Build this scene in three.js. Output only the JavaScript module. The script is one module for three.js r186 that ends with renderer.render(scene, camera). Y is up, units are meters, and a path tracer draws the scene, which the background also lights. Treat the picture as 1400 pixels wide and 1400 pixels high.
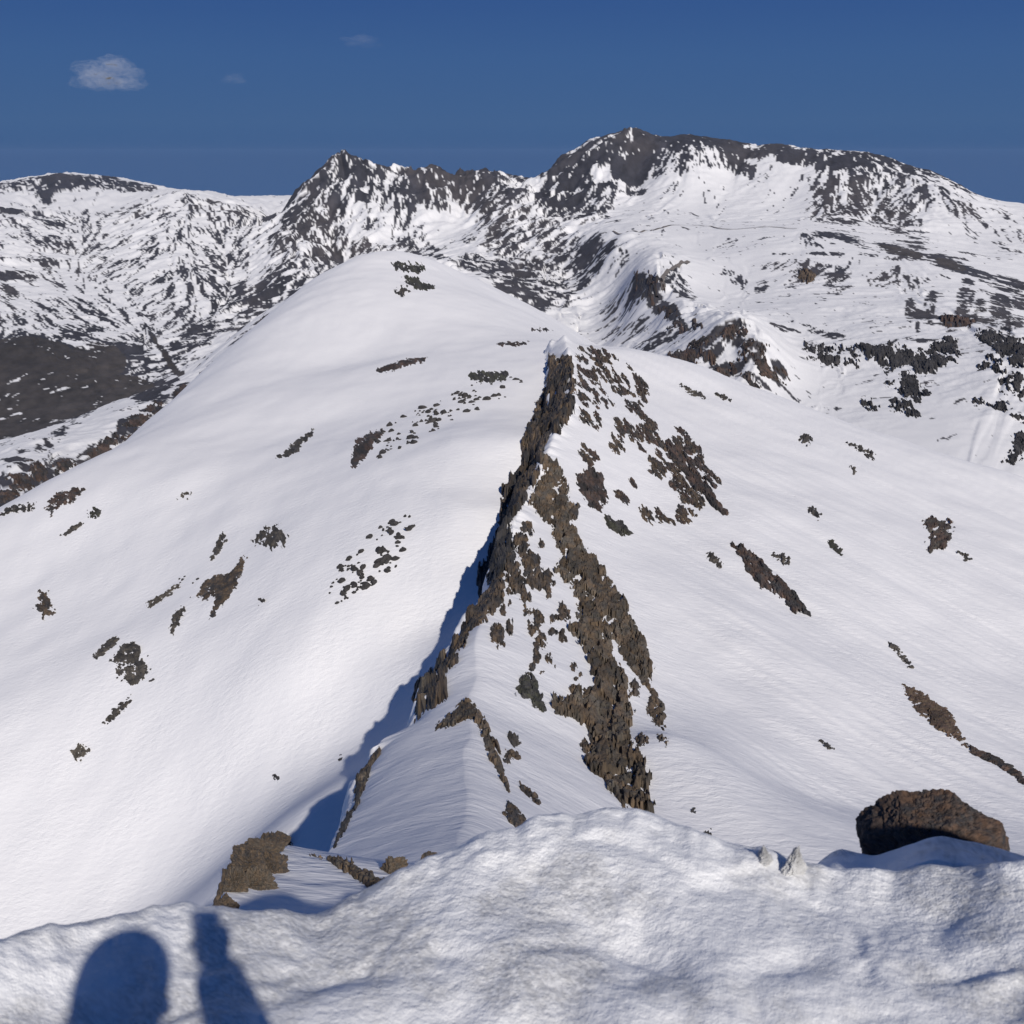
import * as THREE from 'three';
import { mergeVertices } from 'three/addons/utils/BufferGeometryUtils.js';

// ---------------------------------------------------------------- camera, sky, sun, exposure
const scene = new THREE.Scene();
const FPX = 1501, PITCH = 18 * Math.PI / 180;                 // focal length in photo pixels (1400 high), tilt down
const camera = new THREE.PerspectiveCamera(2 * Math.atan(700 / FPX) * 180 / Math.PI, 1, 0.05, 60000);
camera.position.set(0, 0, 0);
camera.rotation.set(-PITCH, 0, 0);
camera.focus = 150; camera.userData.fStop = 7;              // a phone lens focused far off: the snow at arm's length is a little soft
scene.add(camera);
const renderer = new THREE.WebGLRenderer({ antialias: true });
renderer.toneMapping = THREE.LinearToneMapping;
renderer.toneMappingExposure = 1.0;
renderer.shadowMap.enabled = true;

const lin = c => { c /= 255; return c <= 0.04045 ? c / 12.92 : Math.pow((c + 0.055) / 1.055, 2.4); };
const rgb = (r, g, b) => [lin(r), lin(g), lin(b)];
const smooth = (a, b, x) => { const t = Math.min(1, Math.max(0, (x - a) / (b - a))); return t * t * (3 - 2 * t); };
const clamp = (x, a, b) => Math.min(b, Math.max(a, x));
const mix = (a, b, t) => a + (b - a) * t;
{ // clear high-mountain sky: deep blue above, paler near the horizon, a blue band of far haze below it
  const W = 512, H = 1024, data = new Float32Array(W * H * 4);
  const stops = [[-90, 55, 88, 133], [-0.3, 56, 89, 134], [0.5, 60, 93, 138], [1.5, 65, 97, 141], [4.5, 60, 94, 143], [7.8, 49, 83, 139], [14, 43, 76, 132], [30, 38, 65, 114], [90, 33, 58, 100]];
  for (let j = 0; j < H; j++) {
    const el = ((j + 0.5) / H - 0.5) * 180;
    let k = 0; while (k < stops.length - 2 && el > stops[k + 1][0]) k++;
    const t = clamp((el - stops[k][0]) / (stops[k + 1][0] - stops[k][0]), 0, 1), A = rgb(...stops[k].slice(1)), B = rgb(...stops[k + 1].slice(1));
    for (let i = 0; i < W; i++) for (let c = 0; c < 4; c++) data[(j * W + i) * 4 + c] = c < 3 ? mix(A[c], B[c], t) : 1;
  }
  const sky = new THREE.DataTexture(data, W, H, THREE.RGBAFormat, THREE.FloatType);
  sky.mapping = THREE.EquirectangularReflectionMapping; sky.magFilter = THREE.LinearFilter; sky.needsUpdate = true;
  scene.background = sky; scene.environment = sky;
}
const SUN_EL = 36.5 * Math.PI / 180, SUN_AZ = 18.6 * Math.PI / 180;    // behind the camera and to its right
const sunDir = new THREE.Vector3(Math.sin(SUN_AZ) * Math.cos(SUN_EL), Math.sin(SUN_EL), Math.cos(SUN_AZ) * Math.cos(SUN_EL));
const sun = new THREE.DirectionalLight(new THREE.Color(1, 0.945, 0.875), 3.95);
sun.position.copy(sunDir).multiplyScalar(1500); sun.castShadow = true;
sun.shadow.mapSize.set(4096, 4096); sun.shadow.radius = 1;
Object.assign(sun.shadow.camera, { left: -900, right: 900, top: 900, bottom: -900, near: 1, far: 5000 });
scene.add(sun, sun.target);

// ---------------------------------------------------------------- noise and small maths
function rng(seed) { let a = seed >>> 0; return () => { a = (a + 0x6D2B79F5) | 0; let t = Math.imul(a ^ (a >>> 15), 1 | a); t = (t + Math.imul(t ^ (t >>> 7), 61 | t)) ^ t; return ((t ^ (t >>> 14)) >>> 0) / 4294967296; }; }
const PERM = new Uint8Array(512);
{ const r = rng(7), p = [...Array(256).keys()]; for (let i = 255; i > 0; i--) { const j = Math.floor(r() * (i + 1)); [p[i], p[j]] = [p[j], p[i]]; } for (let i = 0; i < 512; i++) PERM[i] = p[i & 255]; }
const GR = (h, x, y, z) => { h &= 15; const u = h < 8 ? x : y, v = h < 4 ? y : (h === 12 || h === 14 ? x : z); return ((h & 1) ? -u : u) + ((h & 2) ? -v : v); };
function n3(x, y, z) {
  const fx = Math.floor(x), fy = Math.floor(y), fz = Math.floor(z), X = fx & 255, Y = fy & 255, Z = fz & 255; x -= fx; y -= fy; z -= fz;
  const u = x * x * x * (x * (x * 6 - 15) + 10), v = y * y * y * (y * (y * 6 - 15) + 10), w = z * z * z * (z * (z * 6 - 15) + 10);
  const A = PERM[X] + Y, AA = PERM[A] + Z, AB = PERM[A + 1] + Z, B = PERM[X + 1] + Y, BA = PERM[B] + Z, BB = PERM[B + 1] + Z;
  return mix(mix(mix(GR(PERM[AA], x, y, z), GR(PERM[BA], x - 1, y, z), u), mix(GR(PERM[AB], x, y - 1, z), GR(PERM[BB], x - 1, y - 1, z), u), v),
    mix(mix(GR(PERM[AA + 1], x, y, z - 1), GR(PERM[BA + 1], x - 1, y, z - 1), u), mix(GR(PERM[AB + 1], x, y - 1, z - 1), GR(PERM[BB + 1], x - 1, y - 1, z - 1), u), v), w);
}
const n2 = (x, y) => n3(x, y, 3.7);
function fbm(x, y, z, o = 4, g = 0.5) { let s = 0, a = 1, t = 0; for (let i = 0; i < o; i++) { s += a * n3(x, y, z); t += a; x = x * 2.03 + 17.1; y = y * 2.03 + 5.3; z = z * 2.03 + 9.7; a *= g; } return s / t * 1.6; }
function ridged(x, y, z, o = 4, g = 0.5) { let s = 0, a = 1, t = 0; for (let i = 0; i < o; i++) { s += a * (1 - 2 * Math.abs(n3(x, y, z))); t += a; x = x * 2.07 + 11.1; y = y * 2.07 + 3.3; z = z * 2.07 + 7.7; a *= g; } return s / t; }

// a photo pixel gives a direction; with a horizontal distance d it gives a point
const CP = Math.cos(PITCH), SP = Math.sin(PITCH);
function ray(px, py) { const cx = (px - 700) / FPX, cy = -(py - 700) / FPX, up = cy * CP - SP, f = CP + cy * SP, h = Math.hypot(cx, f); return { sx: cx / h, sz: -f / h, t: up / h, az: Math.atan2(cx, f), slant: Math.hypot(1, up / h) }; }
function at(px, py, d) { const r = ray(px, py); return [r.sx * d, r.t * d, r.sz * d]; }

// thin-plate spline through scattered (u, v, value)
function tps(P, lam = 1e-3) {
  const n = P.length, N = n + 3, M = [];
  const k = r2 => r2 < 1e-12 ? 0 : 0.5 * r2 * Math.log(r2);
  for (let i = 0; i < N; i++) M.push(new Float64Array(N + 1));
  for (let i = 0; i < n; i++) {
    for (let j = 0; j < n; j++) M[i][j] = k((P[i][0] - P[j][0]) ** 2 + (P[i][1] - P[j][1]) ** 2);
    M[i][i] += lam; M[i][n] = M[n][i] = 1; M[i][n + 1] = M[n + 1][i] = P[i][0]; M[i][n + 2] = M[n + 2][i] = P[i][1]; M[i][N] = P[i][2];
  }
  for (let c = 0; c < N; c++) {
    let p = c; for (let r = c + 1; r < N; r++) if (Math.abs(M[r][c]) > Math.abs(M[p][c])) p = r;
    [M[c], M[p]] = [M[p], M[c]];
    for (let r = c + 1; r < N; r++) { const f = M[r][c] / M[c][c]; if (f) for (let q = c; q <= N; q++) M[r][q] -= f * M[c][q]; }
  }
  const w = new Float64Array(N);
  for (let c = N - 1; c >= 0; c--) { let s = M[c][N]; for (let q = c + 1; q < N; q++) s -= M[c][q] * w[q]; w[c] = s / M[c][c]; }
  return (u, v) => { let s = w[n] + w[n + 1] * u + w[n + 2] * v; for (let i = 0; i < n; i++) s += w[i] * k((P[i][0] - u) ** 2 + (P[i][1] - v) ** 2); return s; };
}
// sampled on a grid, read back bicubically
function gridded(f, u0, u1, nu, v0, v1, nv) {
  const g = new Float64Array(nu * nv), du = (u1 - u0) / (nu - 1), dv = (v1 - v0) / (nv - 1);
  for (let j = 0; j < nv; j++) for (let i = 0; i < nu; i++) g[j * nu + i] = f(u0 + i * du, v0 + j * dv);
  const cr = (a, b, c, d, t) => b + 0.5 * t * (c - a + t * (2 * a - 5 * b + 4 * c - d + t * (3 * (b - c) + d - a)));
  const R = [0, 0, 0, 0];
  return (u, v) => {
    const a = clamp((u - u0) / du, 1, nu - 2.001), b = clamp((v - v0) / dv, 1, nv - 2.001), i = Math.floor(a), j = Math.floor(b), s = a - i, t = b - j;
    for (let q = 0; q < 4; q++) { const o = (j - 1 + q) * nu + i - 1; R[q] = cr(g[o], g[o + 1], g[o + 2], g[o + 3], s); }
    return cr(R[0], R[1], R[2], R[3], t);
  };
}
// monotone table look-up with smooth (pchip-like) interpolation
function curve(rows) {
  const n = rows.length, X = rows.map(r => r[0]), m = rows[0].length - 1, D = [];
  for (let c = 1; c <= m; c++) {
    const s = [], d = []; for (let i = 0; i < n - 1; i++) s.push((rows[i + 1][c] - rows[i][c]) / (X[i + 1] - X[i]));
    for (let i = 0; i < n; i++) d.push(i === 0 ? s[0] : i === n - 1 ? s[n - 2] : s[i - 1] * s[i] <= 0 ? 0 : 2 * s[i - 1] * s[i] / (s[i - 1] + s[i]));
    D.push(d);
  }
  return (x, c = 1) => {
    x = clamp(x, X[0], X[n - 1]); let lo = 0, hi = n - 1; while (hi - lo > 1) { const q = (lo + hi) >> 1; X[q] <= x ? lo = q : hi = q; }
    const h = X[hi] - X[lo], t = (x - X[lo]) / h, t2 = t * t, t3 = t2 * t;
    return (2 * t3 - 3 * t2 + 1) * rows[lo][c] + (t3 - 2 * t2 + t) * h * D[c - 1][lo] + (-2 * t3 + 3 * t2) * rows[hi][c] + (t3 - t2) * h * D[c - 1][hi];
  };
}

// ---------------------------------------------------------------- materials
function noiseTex(N, f) { // tileable float height texture
  const d = new Uint8Array(N * N * 4);
  for (let j = 0; j < N; j++) for (let i = 0; i < N; i++) { const v = clamp(f(i / N, j / N), 0, 1) * 255; const o = (j * N + i) * 4; d[o] = d[o + 1] = d[o + 2] = v; d[o + 3] = 255; }
  const t = new THREE.DataTexture(d, N, N); t.wrapS = t.wrapT = THREE.RepeatWrapping; t.magFilter = THREE.LinearFilter; t.minFilter = THREE.LinearMipmapLinearFilter; t.generateMipmaps = true; t.needsUpdate = true; return t;
}
// periodic noise on the unit square: blends four shifted copies
const periodic = f => (u, v) => { const a = smooth(0, 1, u), b = smooth(0, 1, v); return mix(mix(f(u, v), f(u - 1, v), a), mix(f(u, v - 1), f(u - 1, v - 1), a), b); };
const snowBumpF = periodic((u, v) => { const w = fbm(u * 6, v * 6, 8.8, 3) * 0.35; return 0.5 + 0.5 * fbm(u * 9 + v * 5 + w, v * 17 - u * 4 + w, 1.3, 5, 0.6); });
const M = {};
{
  const bump = noiseTex(1024, snowBumpF);
  M.snow = new THREE.MeshStandardMaterial({ name: 'wind-packed snow', color: new THREE.Color(0.88, 0.87, 0.875), roughness: 0.75, bumpMap: bump, bumpScale: 0.16 });
  const grain = noiseTex(1024, periodic((u, v) => 0.5 + 0.35 * fbm(u * 40, v * 40, 5.1, 5, 0.7) + 0.12 * n2(u * 300, v * 300)));
  M.snowNear = new THREE.MeshStandardMaterial({ name: 'granular spring snow', vertexColors: true, roughness: 0.6, bumpMap: grain, bumpScale: 0.010 });
  M.far = new THREE.MeshStandardMaterial({ name: 'snow and rock of far slopes', vertexColors: true, roughness: 0.95 });
  const rb = noiseTex(512, periodic((u, v) => 0.5 + 0.5 * ridged(u * 9, v * 9, 2.2, 5, 0.6) - 0.2));
  M.rock = new THREE.MeshStandardMaterial({ name: 'weathered schist', vertexColors: true, roughness: 0.95, bumpMap: rb, bumpScale: 0.25, flatShading: true });
  const bb = noiseTex(512, periodic((u, v) => 0.4 + 0.45 * fbm(u * 16, v * 16, 6.2, 5, 0.65)));
  M.boulder = new THREE.MeshStandardMaterial({ name: 'rough brown rock', vertexColors: true, roughness: 0.9, bumpMap: bb, bumpScale: 0.02, flatShading: true });
  M.track = new THREE.MeshStandardMaterial({ name: 'bare gravel track', color: new THREE.Color(0.16, 0.14, 0.13), roughness: 1 });
}
const taken = {};
function numbered(name) { const k = taken[name] = (taken[name] ?? -1) + 1; return k ? `${name}_${String(k).padStart(3, '0')}` : name; }
function put(name, geo, mat, data, parent = scene) {
  const m = new THREE.Mesh(geo, mat); m.name = parent === scene ? numbered(name) : name; m.castShadow = m.receiveShadow = true;
  Object.assign(m.userData, data); parent.add(m); return m;
}

// ---------------------------------------------------------------- the near mountain: two snow slopes, a dome and the rock ridge between
const basePts = [
  [425, 1100, 172], [200, 1250, 205], [0, 1250, 228], [0, 1000, 290], [250, 1000, 250], [0, 850, 368], [250, 800, 322], [400, 900, 245], [550, 800, 258], [505, 1000, 212], [545, 915, 226], [610, 850, 240], [645, 795, 250],
  [640, 700, 285], [400, 600, 450], [250, 650, 420], [100, 750, 400], [0, 695, 480], [100, 640, 520], [250, 540, 640], [350, 450, 780], [420, 395, 880], [460, 365, 950], [510, 345, 1000], [560, 345, 1000], [600, 362, 980],
  [650, 390, 950], [700, 420, 900], [740, 437, 850], [700, 460, 650], [560, 430, 720], [560, 380, 860], [450, 500, 620], [540, 500, 560], [600, 560, 440], [730, 485, 560], [720, 600, 345],
  [870, 480, 560], [1000, 535, 520], [1200, 600, 500], [1400, 655, 490], [1400, 690, 440], [1000, 620, 390], [1200, 700, 350], [1000, 700, 300], [1000, 800, 235], [1000, 1000, 150], [1100, 1100, 130], [1300, 900, 230],
  [1400, 1050, 175], [1400, 800, 310], [1160, 1180, 95], [900, 1000, 125], [950, 1140, 100], [880, 800, 222], [850, 600, 380],
].map(p => { const [x, y, z] = at(...p); return [x / 100, z / 100, y]; });
for (const [x, z, y] of [[-60, -20, -120], [40, -20, -48], [0, 10, -45], [-200, -100, -165], [150, -60, -80], [-300, -400, -190], [-330, -560, -270], [-420, -300, -230], [-420, -700, -350], [-330, -900, -270], [-200, -1200, -200], [0, -1250, -210], [100, -1050, -185],
  [200, -800, -230], [350, -620, -250], [450, -400, -230], [300, -250, -150], [-100, -1120, -130], [500, -700, -380], [-600, -900, -480], [-500, -1300, -420], [300, -1300, -380], [500, -100, -200], [-400, 0, -260], [-22, -115, -102], [-17, -150, -105], [-12, -185, -103], [-6, -220, -98.5], [0, -260, -96.5], [8, -310, -94], [-20, -80, -95], [13, -380, -92.5]]) basePts.push([x / 100, z / 100, y]);
const baseSpline = tps(basePts, 0.004);
const baseH = gridded((x, z) => baseSpline(x / 100, z / 100), -760, 760, 305, -1600, 60, 333);
const toRow = p => { const [x, y, z] = at(...p); return [-z, x, y]; };
const crest = curve([[3, 0.4, -4.2], [6, 0, -6.2], [10, -0.8, -8.9], [14, -1.8, -11.5], toRow([560, 1215, 17.5]), toRow([598, 1183, 21]), [26, -2.2, -20.5], [32, -2.4, -25.2],
  ...[[628, 1188, 46], [633, 1100, 68], [637, 1020, 92], [640, 965, 113], [650, 925, 127], [650, 875, 143], [668, 830, 165], [690, 780, 192], [700, 735, 218], [715, 690, 248], [742, 637, 290], [760, 590, 330], [783, 550, 380], [780, 510, 450], [772, 466, 560]].map(toRow),
  [590, 28, -97], [640, 30, -112], [700, 30, -135]]);
const edge = curve([[3, -2.5, -5], [8, -3.6, -9], [12, -4.2, -11.4], toRow([300, 1248, 15.5]), toRow([322, 1190, 18.5]), toRow([378, 1150, 21.5]), [26, -7.4, -22], [34, -9, -30],
  ...[[450, 1160, 67], [470, 1110, 84], [500, 1035, 107], [560, 985, 121], [575, 945, 131], [600, 905, 148], [640, 850, 172], [668, 790, 200], [690, 720, 246], [702, 680, 276], [722, 640, 318], [732, 600, 364], [745, 560, 418], [750, 510, 492], [752, 472, 566]].map(toRow),
  [600, 22, -103], [640, 24, -116], [700, 24, -138]]);
function ridgeLine(s) { // crest and edge with their crags
  const j = smooth(60, 130, s), far = smooth(180, 300, s);
  const a = fbm(s * 0.11, 0, 4.4, 4, 0.6), b = fbm(s * 0.09, 7, 1.4, 4, 0.6), c = fbm(s * 0.2, 3, 8.4, 3, 0.6);
  const jc = smooth(165, 240, s), tower = smooth(-0.05, 0.35, n2(s * 0.06, 9.1)) * 2.2 + smooth(0.0, 0.12, n2(s * 0.14, 2.1)) * 1.3;
  return [crest(s, 1) + j * b * 1.2 + (1 - j) * 0.45 * fbm(s * 0.12, 2, 6, 3), crest(s, 2), edge(s, 1) + j * (b * 1.8 + c) + (1 - j) * c * 0.4 * smooth(8, 60, s), edge(s, 2), jc * (a * 1.3 + far * (Math.abs(c) * 1.4 + tower * 0.6)), j * (b * 1.4 + c * 0.8 + tower - 0.8), edge(s, 1), crest(s, 1) + (1 - smooth(110, 150, s)) * 1.1 * fbm(s * 0.045, 2, 6, 3)];
}
const RL = []; for (let i = 0; i <= 2800; i++) RL.push(ridgeLine(i * 0.25));
const smax = (a, b, k) => { const h = clamp(0.5 + 0.5 * (a - b) / k, 0, 1); return mix(b, a, h) + k * h * (1 - h); };
function ridgeH(x, z) {
  const s = -z; if (s < 3 || s > 695) return -1e3;
  const i = Math.min(2799, s * 4), k = Math.floor(i), t = i - k, A = RL[k], B = RL[k + 1];
  const cx = mix(A[0], B[0], t), cy = mix(A[1], B[1], t), ex = mix(A[2], B[2], t), ey = mix(A[3], B[3], t), jag = mix(A[4], B[4], t), je = mix(A[5], B[5], t), e0 = mix(A[6], B[6], t), c0 = mix(A[7], B[7], t);
  const face = X => { const u = (X - e0) / (c0 - e0); return mix(ey, cy, u + 0.12 * Math.sin(clamp(u, 0, 1) * Math.PI)); };
  if (x < ex) return face(ex) + je - (ex - x) * (ex - x > 1 ? 5.5 : 3.5);
  if (x < c0) { const p = x - ex, q = cx - x; return face(x) + je * Math.exp(-p * p / 5) + jag * Math.exp(-q * q / 7); }
  const sl = mix(0.62, 0.42, smooth(60, 220, s));
  const e = x - c0, q = x - cx; return cy + jag * Math.exp(-q * q / 9) - sl * e * e / (e + 1.6);
}
function snowDetail(x, z) {
  const d = Math.hypot(x, z), right = smooth(0, 40, x);
  const wind = fbm(x * 0.03 + 4, 0.2, z * 0.022, 3, 0.5) * 0.9;
  const sast = n3((x * 0.8 - z * 0.25) * 0.09, 5.5, (z * 0.9 + x * 0.5) * 0.03) * 0.35 + n3((x * 0.8 - z * 0.35) * 0.35, 1.5, (z * 0.9 + x * 0.5) * 0.06) * 0.12 * smooth(-0.2, 0.3, n2(x * 0.02, z * 0.015));
  const u = (x * 0.86 - z * 0.51), v = (x * 0.51 + z * 0.86);                        // across and along the fall line of the right slope
  const flute = n3(u * 0.16, 8.5, v * 0.012) * 0.4 + n3(u * 0.05, 2.5, v * 0.008) * 0.9 + n3(u * 0.5, 4.5, v * 0.03) * 0.2;
  return (wind + sast * (1 - right) + flute * right) * smooth(15, 120, d);
}
function nearH(x, z) {
  const b = baseH(x, z) + snowDetail(x, z), r = ridgeH(x, z);
  if (r < b - 12) return b;
  return smax(b, r + 0.22 * fbm(x * 0.12, 1, z * 0.1, 3, 0.5) * smooth(20, 60, -z), x > 0 ? 4.5 : 1.0);
}
function polarSheet(azs, ds, H, color, uvm) {
  const na = azs.length, nd = ds.length, pos = new Float32Array(na * nd * 3), uv = new Float32Array(na * nd * 2), col = color && new Float32Array(na * nd * 3);
  for (let j = 0; j < nd; j++) for (let i = 0; i < na; i++) {
    const k = j * na + i, x = Math.sin(azs[i]) * ds[j], z = -Math.cos(azs[i]) * ds[j], y = H(x, z, azs[i], ds[j]);
    pos[k * 3] = x; pos[k * 3 + 1] = y; pos[k * 3 + 2] = z; uv[k * 2] = x / uvm; uv[k * 2 + 1] = z / uvm;
  }
  const g = new THREE.BufferGeometry(), idx = new Uint32Array((na - 1) * (nd - 1) * 6); let q = 0;
  for (let j = 0; j < nd - 1; j++) for (let i = 0; i < na - 1; i++) { const a = j * na + i, b = a + 1, c = a + na, d = c + 1; idx[q++] = a; idx[q++] = b; idx[q++] = c; idx[q++] = b; idx[q++] = d; idx[q++] = c; }
  g.setAttribute('position', new THREE.BufferAttribute(pos, 3)); g.setAttribute('uv', new THREE.BufferAttribute(uv, 2)); g.setIndex(new THREE.BufferAttribute(idx, 1)); g.computeVertexNormals();
  if (color) { const nr = g.attributes.normal.array; for (let k = 0; k < na * nd; k++) { const c = color(pos[k * 3], pos[k * 3 + 1], pos[k * 3 + 2], nr[k * 3], nr[k * 3 + 1], nr[k * 3 + 2]); col.set(c, k * 3); } g.setAttribute('color', new THREE.BufferAttribute(col, 3)); }
  return g;
}
const D2R = Math.PI / 180;
function angles(segs) { const o = []; for (const [a, b, st] of segs) for (let v = a; v < b - 1e-9; v += st) o.push(v * D2R); o.push(segs[segs.length - 1][1] * D2R); return o; }
{
  const ref = curve([[0, 5], [25, 16], [70, 46], [160, 68], [240, 92], [295, 113], [385, 143], [480, 192], [570, 248], [623, 290], [710, 380], [750, 450], [794, 560], [845, 720], [900, 860], [960, 1000], [990, 1150], [1005, 1500]]);
  const ds = []; for (let v = 0; v <= 1005; v += 1.5) ds.push(ref(v));
  const azs = angles([[-46, -33, 0.6], [-33, -13, 0.12], [-13, 14, 0.07], [14, 33, 0.12], [33, 46.2, 0.6]]);
  put('snow_slope', polarSheet(azs, ds, nearH, null, 22), M.snow, { kind: 'structure', label: 'smooth white snow slopes and rounded snow dome around the rock ridge' });
}

// ---------------------------------------------------------------- the far terrain
const F = []; // az, ln d, tan elevation, ruggedness
const far = (px, py, km, rug = 0.3) => { const r = ray(px, py); F.push([r.az * 6, Math.log(km), r.t, rug]); };
const farW = (az, km, t, rug = 0.3) => F.push([az * D2R * 6, Math.log(km), t, rug]);
for (const [px, py, km, rug] of [
  [-100, 262, 9.5, .25], [0, 256, 9.5, .2], [40, 251, 9.4, .3], [75, 246, 9.3, .3], [120, 247, 9.2, .2], [180, 254, 9, .2], [235, 264, 8.6, .25], [300, 271, 10.5, .1], [400, 268, 10.8, .1], [350, 270, 10.8, .1],
  [50, 285, 8, .3], [150, 285, 7.8, .2], [-60, 300, 7.2, .3], [50, 300, 7.2, .35], [50, 350, 6, .3], [150, 330, 6.4, .3], [100, 400, 5, .1], [-60, 400, 5, .2], [50, 430, 4.5, .2], [50, 450, 4.2, .2], [50, 470, 3.9, .25], [50, 540, 3.2, .15], [0, 600, 2.75, .1], [-80, 600, 2.8, .1], [150, 520, 3.25, .2], [220, 540, 2.9, .2],
  [240, 268, 7.2, .35], [290, 277, 7, .4], [345, 288, 6.8, .4], [230, 330, 5.8, .3], [200, 400, 4.9, .25], [150, 445, 4.25, .3], [260, 380, 5, .35], [300, 330, 5.9, .3], [330, 380, 5.1, .4],
  [385, 303, 6.5, .7], [400, 278, 6.45, .8], [420, 256, 6.4, .8], [440, 236, 6.35, .8], [465, 219, 6.3, .8], [490, 228, 6.3, .8], [520, 235, 6.3, .8], [560, 237, 6.25, .8], [590, 232, 6.2, .8], [610, 241, 6.2, .8], [635, 237, 6.2, .8], [665, 235, 6.2, .8], [690, 243, 6.2, .8], [712, 253, 6.2, .8], [735, 252, 6.1, .8],
  [460, 300, 5.7, .7], [450, 340, 5.3, .7], [400, 350, 5, .7], [380, 400, 4.5, .7], [330, 450, 3.9, .6], [280, 480, 3.5, .5], [250, 515, 3.1, .4], [620, 320, 5.2, .15], [560, 310, 5.4, .4], [600, 345, 4.8, .3], [640, 280, 5.7, .6],
  [700, 300, 5.1, .7], [760, 312, 4.7, .7], [700, 345, 4.4, .7], [640, 360, 3.9, .7], [760, 400, 3.5, .6], [785, 432, 3.0, .4], [720, 390, 3.6, .7], [800, 372, 3.75, .6], [835, 402, 3.2, .5], [850, 430, 2.7, .4], [890, 455, 2.15, .4], [780, 345, 4.2, .7], [820, 325, 4, .4], [838, 350, 3.5, .5], [868, 378, 2.8, .6], [888, 398, 2.5, .6], [920, 428, 2.1, .6], [945, 447, 1.9, .6], [985, 449, 1.65, .6], [1010, 452, 1.6, .6], [1040, 478, 1.52, .5], [915, 480, 1.75, .4],
  [752, 243, 6.1, .8], [770, 226, 6.05, .8], [800, 206, 6, .8], [830, 190, 6, .4], [860, 181, 6, .3], [885, 184, 6, .25], [930, 187, 6, .2], [960, 188, 6, .2], [1000, 194, 6, .2], [1060, 199, 5.95, .2], [1120, 207, 5.9, .2], [1170, 210, 5.85, .2], [1210, 219, 5.8, .25], [1260, 234, 5.7, .25], [1300, 250, 5.6, .2], [1330, 267, 5.5, .2], [1350, 274, 5.5, .1], [1400, 279, 5.4, .1], [1500, 292, 5.2, .1],
  [780, 270, 5.4, .8], [800, 300, 4.8, .6], [870, 250, 5.5, .3], [870, 290, 4.7, .05], [950, 280, 4.9, .05], [1000, 235, 5.5, .15], [1080, 270, 5, .05], [1200, 300, 4.5, .3], [1200, 260, 5.1, .35], [1300, 300, 4.5, .3], [1330, 330, 4.1, .15], [1420, 330, 4.2, .15],
  [845, 316, 4.0, .1], [920, 309, 4, .02], [1000, 312, 3.9, .02], [1100, 313, 3.8, .05], [1150, 321, 3.7, .05], [1200, 335, 3.5, .1], [1270, 352, 3.2, .1], [1330, 372, 3, .1], [1400, 405, 2.7, .15],
  [950, 340, 3.4, .03], [1050, 360, 3, .1], [1000, 380, 2.8, .05], [1100, 385, 2.7, .3], [1200, 400, 2.5, .2], [1300, 412, 2.4, .3], [1420, 440, 2.3, .2], [950, 400, 2.5, .1], [1000, 420, 2.3, .05], [1100, 440, 2, .05], [1200, 450, 1.9, .2], [1300, 452, 1.85, .3], [1420, 470, 1.7, .3],
  [1080, 468, 1.8, .2], [1200, 478, 1.72, .3], [1290, 475, 1.72, .3], [1100, 520, 1.5, .05], [1200, 560, 1.35, .2], [1250, 600, 1.2, .05], [1350, 620, 1.15, .1], [1420, 560, 1.35, .3], [1060, 540, 1.4, .1], [1000, 500, 1.5, .4],
  [-60, 630, 1.5, .3], [0, 607, 1.6, .3], [60, 597, 1.65, .3], [120, 568, 1.8, .2], [200, 545, 1.95, .2], [260, 520, 2.1, .2], [295, 480, 2.4, .3], [-60, 740, 0.9, .3], [0, 680, 0.95, .4], [100, 630, 1.05, .4], [200, 580, 1.2, .4], [300, 500, 1.6, .4], [400, 420, 2.3, .5], [450, 385, 2.8, .5],
]) far(px, py, km, rug);
for (let az = -45; az <= 45; az += 15) { farW(az, 0.5, -0.5, .1); farW(az, 14, -0.05, .1); farW(az, 20, -0.07, .1); farW(az, 30, -0.085, 0.05); }
for (const az of [-8, 0, 8]) { farW(az, 0.9, -0.28, .1); farW(az, 1.2, -0.22, .2); }
for (const [az, km, t] of [[15, 0.8, -0.34], [30, 0.8, -0.36], [-20, 0.7, -0.42], [42, 3, -0.2], [42, 6, -0.06], [-42, 3, -0.2], [-42, 6, -0.1], [5, 7.5, -0.03], [15, 7.5, -0.03], [25, 7.2, -0.06], [-5, 7.6, -0.04], [-10, 7.4, -0.045]]) farW(az, km, t);
const skyline = [[395, 285, 6.45, 1], [420, 256, 6.4, 1], [440, 236, 6.35, 1], [465, 219, 6.3, .9], [490, 228, 6.3, 1.1], [520, 235, 6.3, .8], [560, 237, 6.25, .9], [590, 232, 6.2, 1.1], [610, 241, 6.2, .9], [635, 237, 6.2, 1.5], [665, 235, 6.2, 1.2], [690, 243, 6.2, .9], [712, 253, 6.2, .7], [752, 243, 6.1, 1], [770, 226, 6.05, 1], [800, 206, 6, 1.1], [830, 190, 6, 1.1], [860, 181, 6, .9], [885, 184, 6, 1.4], [930, 187, 6, 1.5], [960, 188, 6, 1.4], [1000, 194, 6, 1.4], [1060, 199, 5.95, 1.3], [1120, 207, 5.9, 1.2], [1170, 210, 5.85, .9], [1210, 219, 5.8, 1.1], [1240, 228, 5.75, 1.1], [1270, 238, 5.7, 1.0], [1300, 250, 5.6, .9], [1325, 264, 5.5, .7]];
for (const [px, py, km] of skyline) far(px, py + 24, km * 1.075, 0.5);
const fs = tps(F.map(f => [f[0], f[1] * 1.6, f[2]]), 2e-5);
const farT = gridded((az, l) => fs(az * 6, l * 1.6), -50 * D2R, 50 * D2R, 260, Math.log(0.45), Math.log(32), 220);
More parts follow.
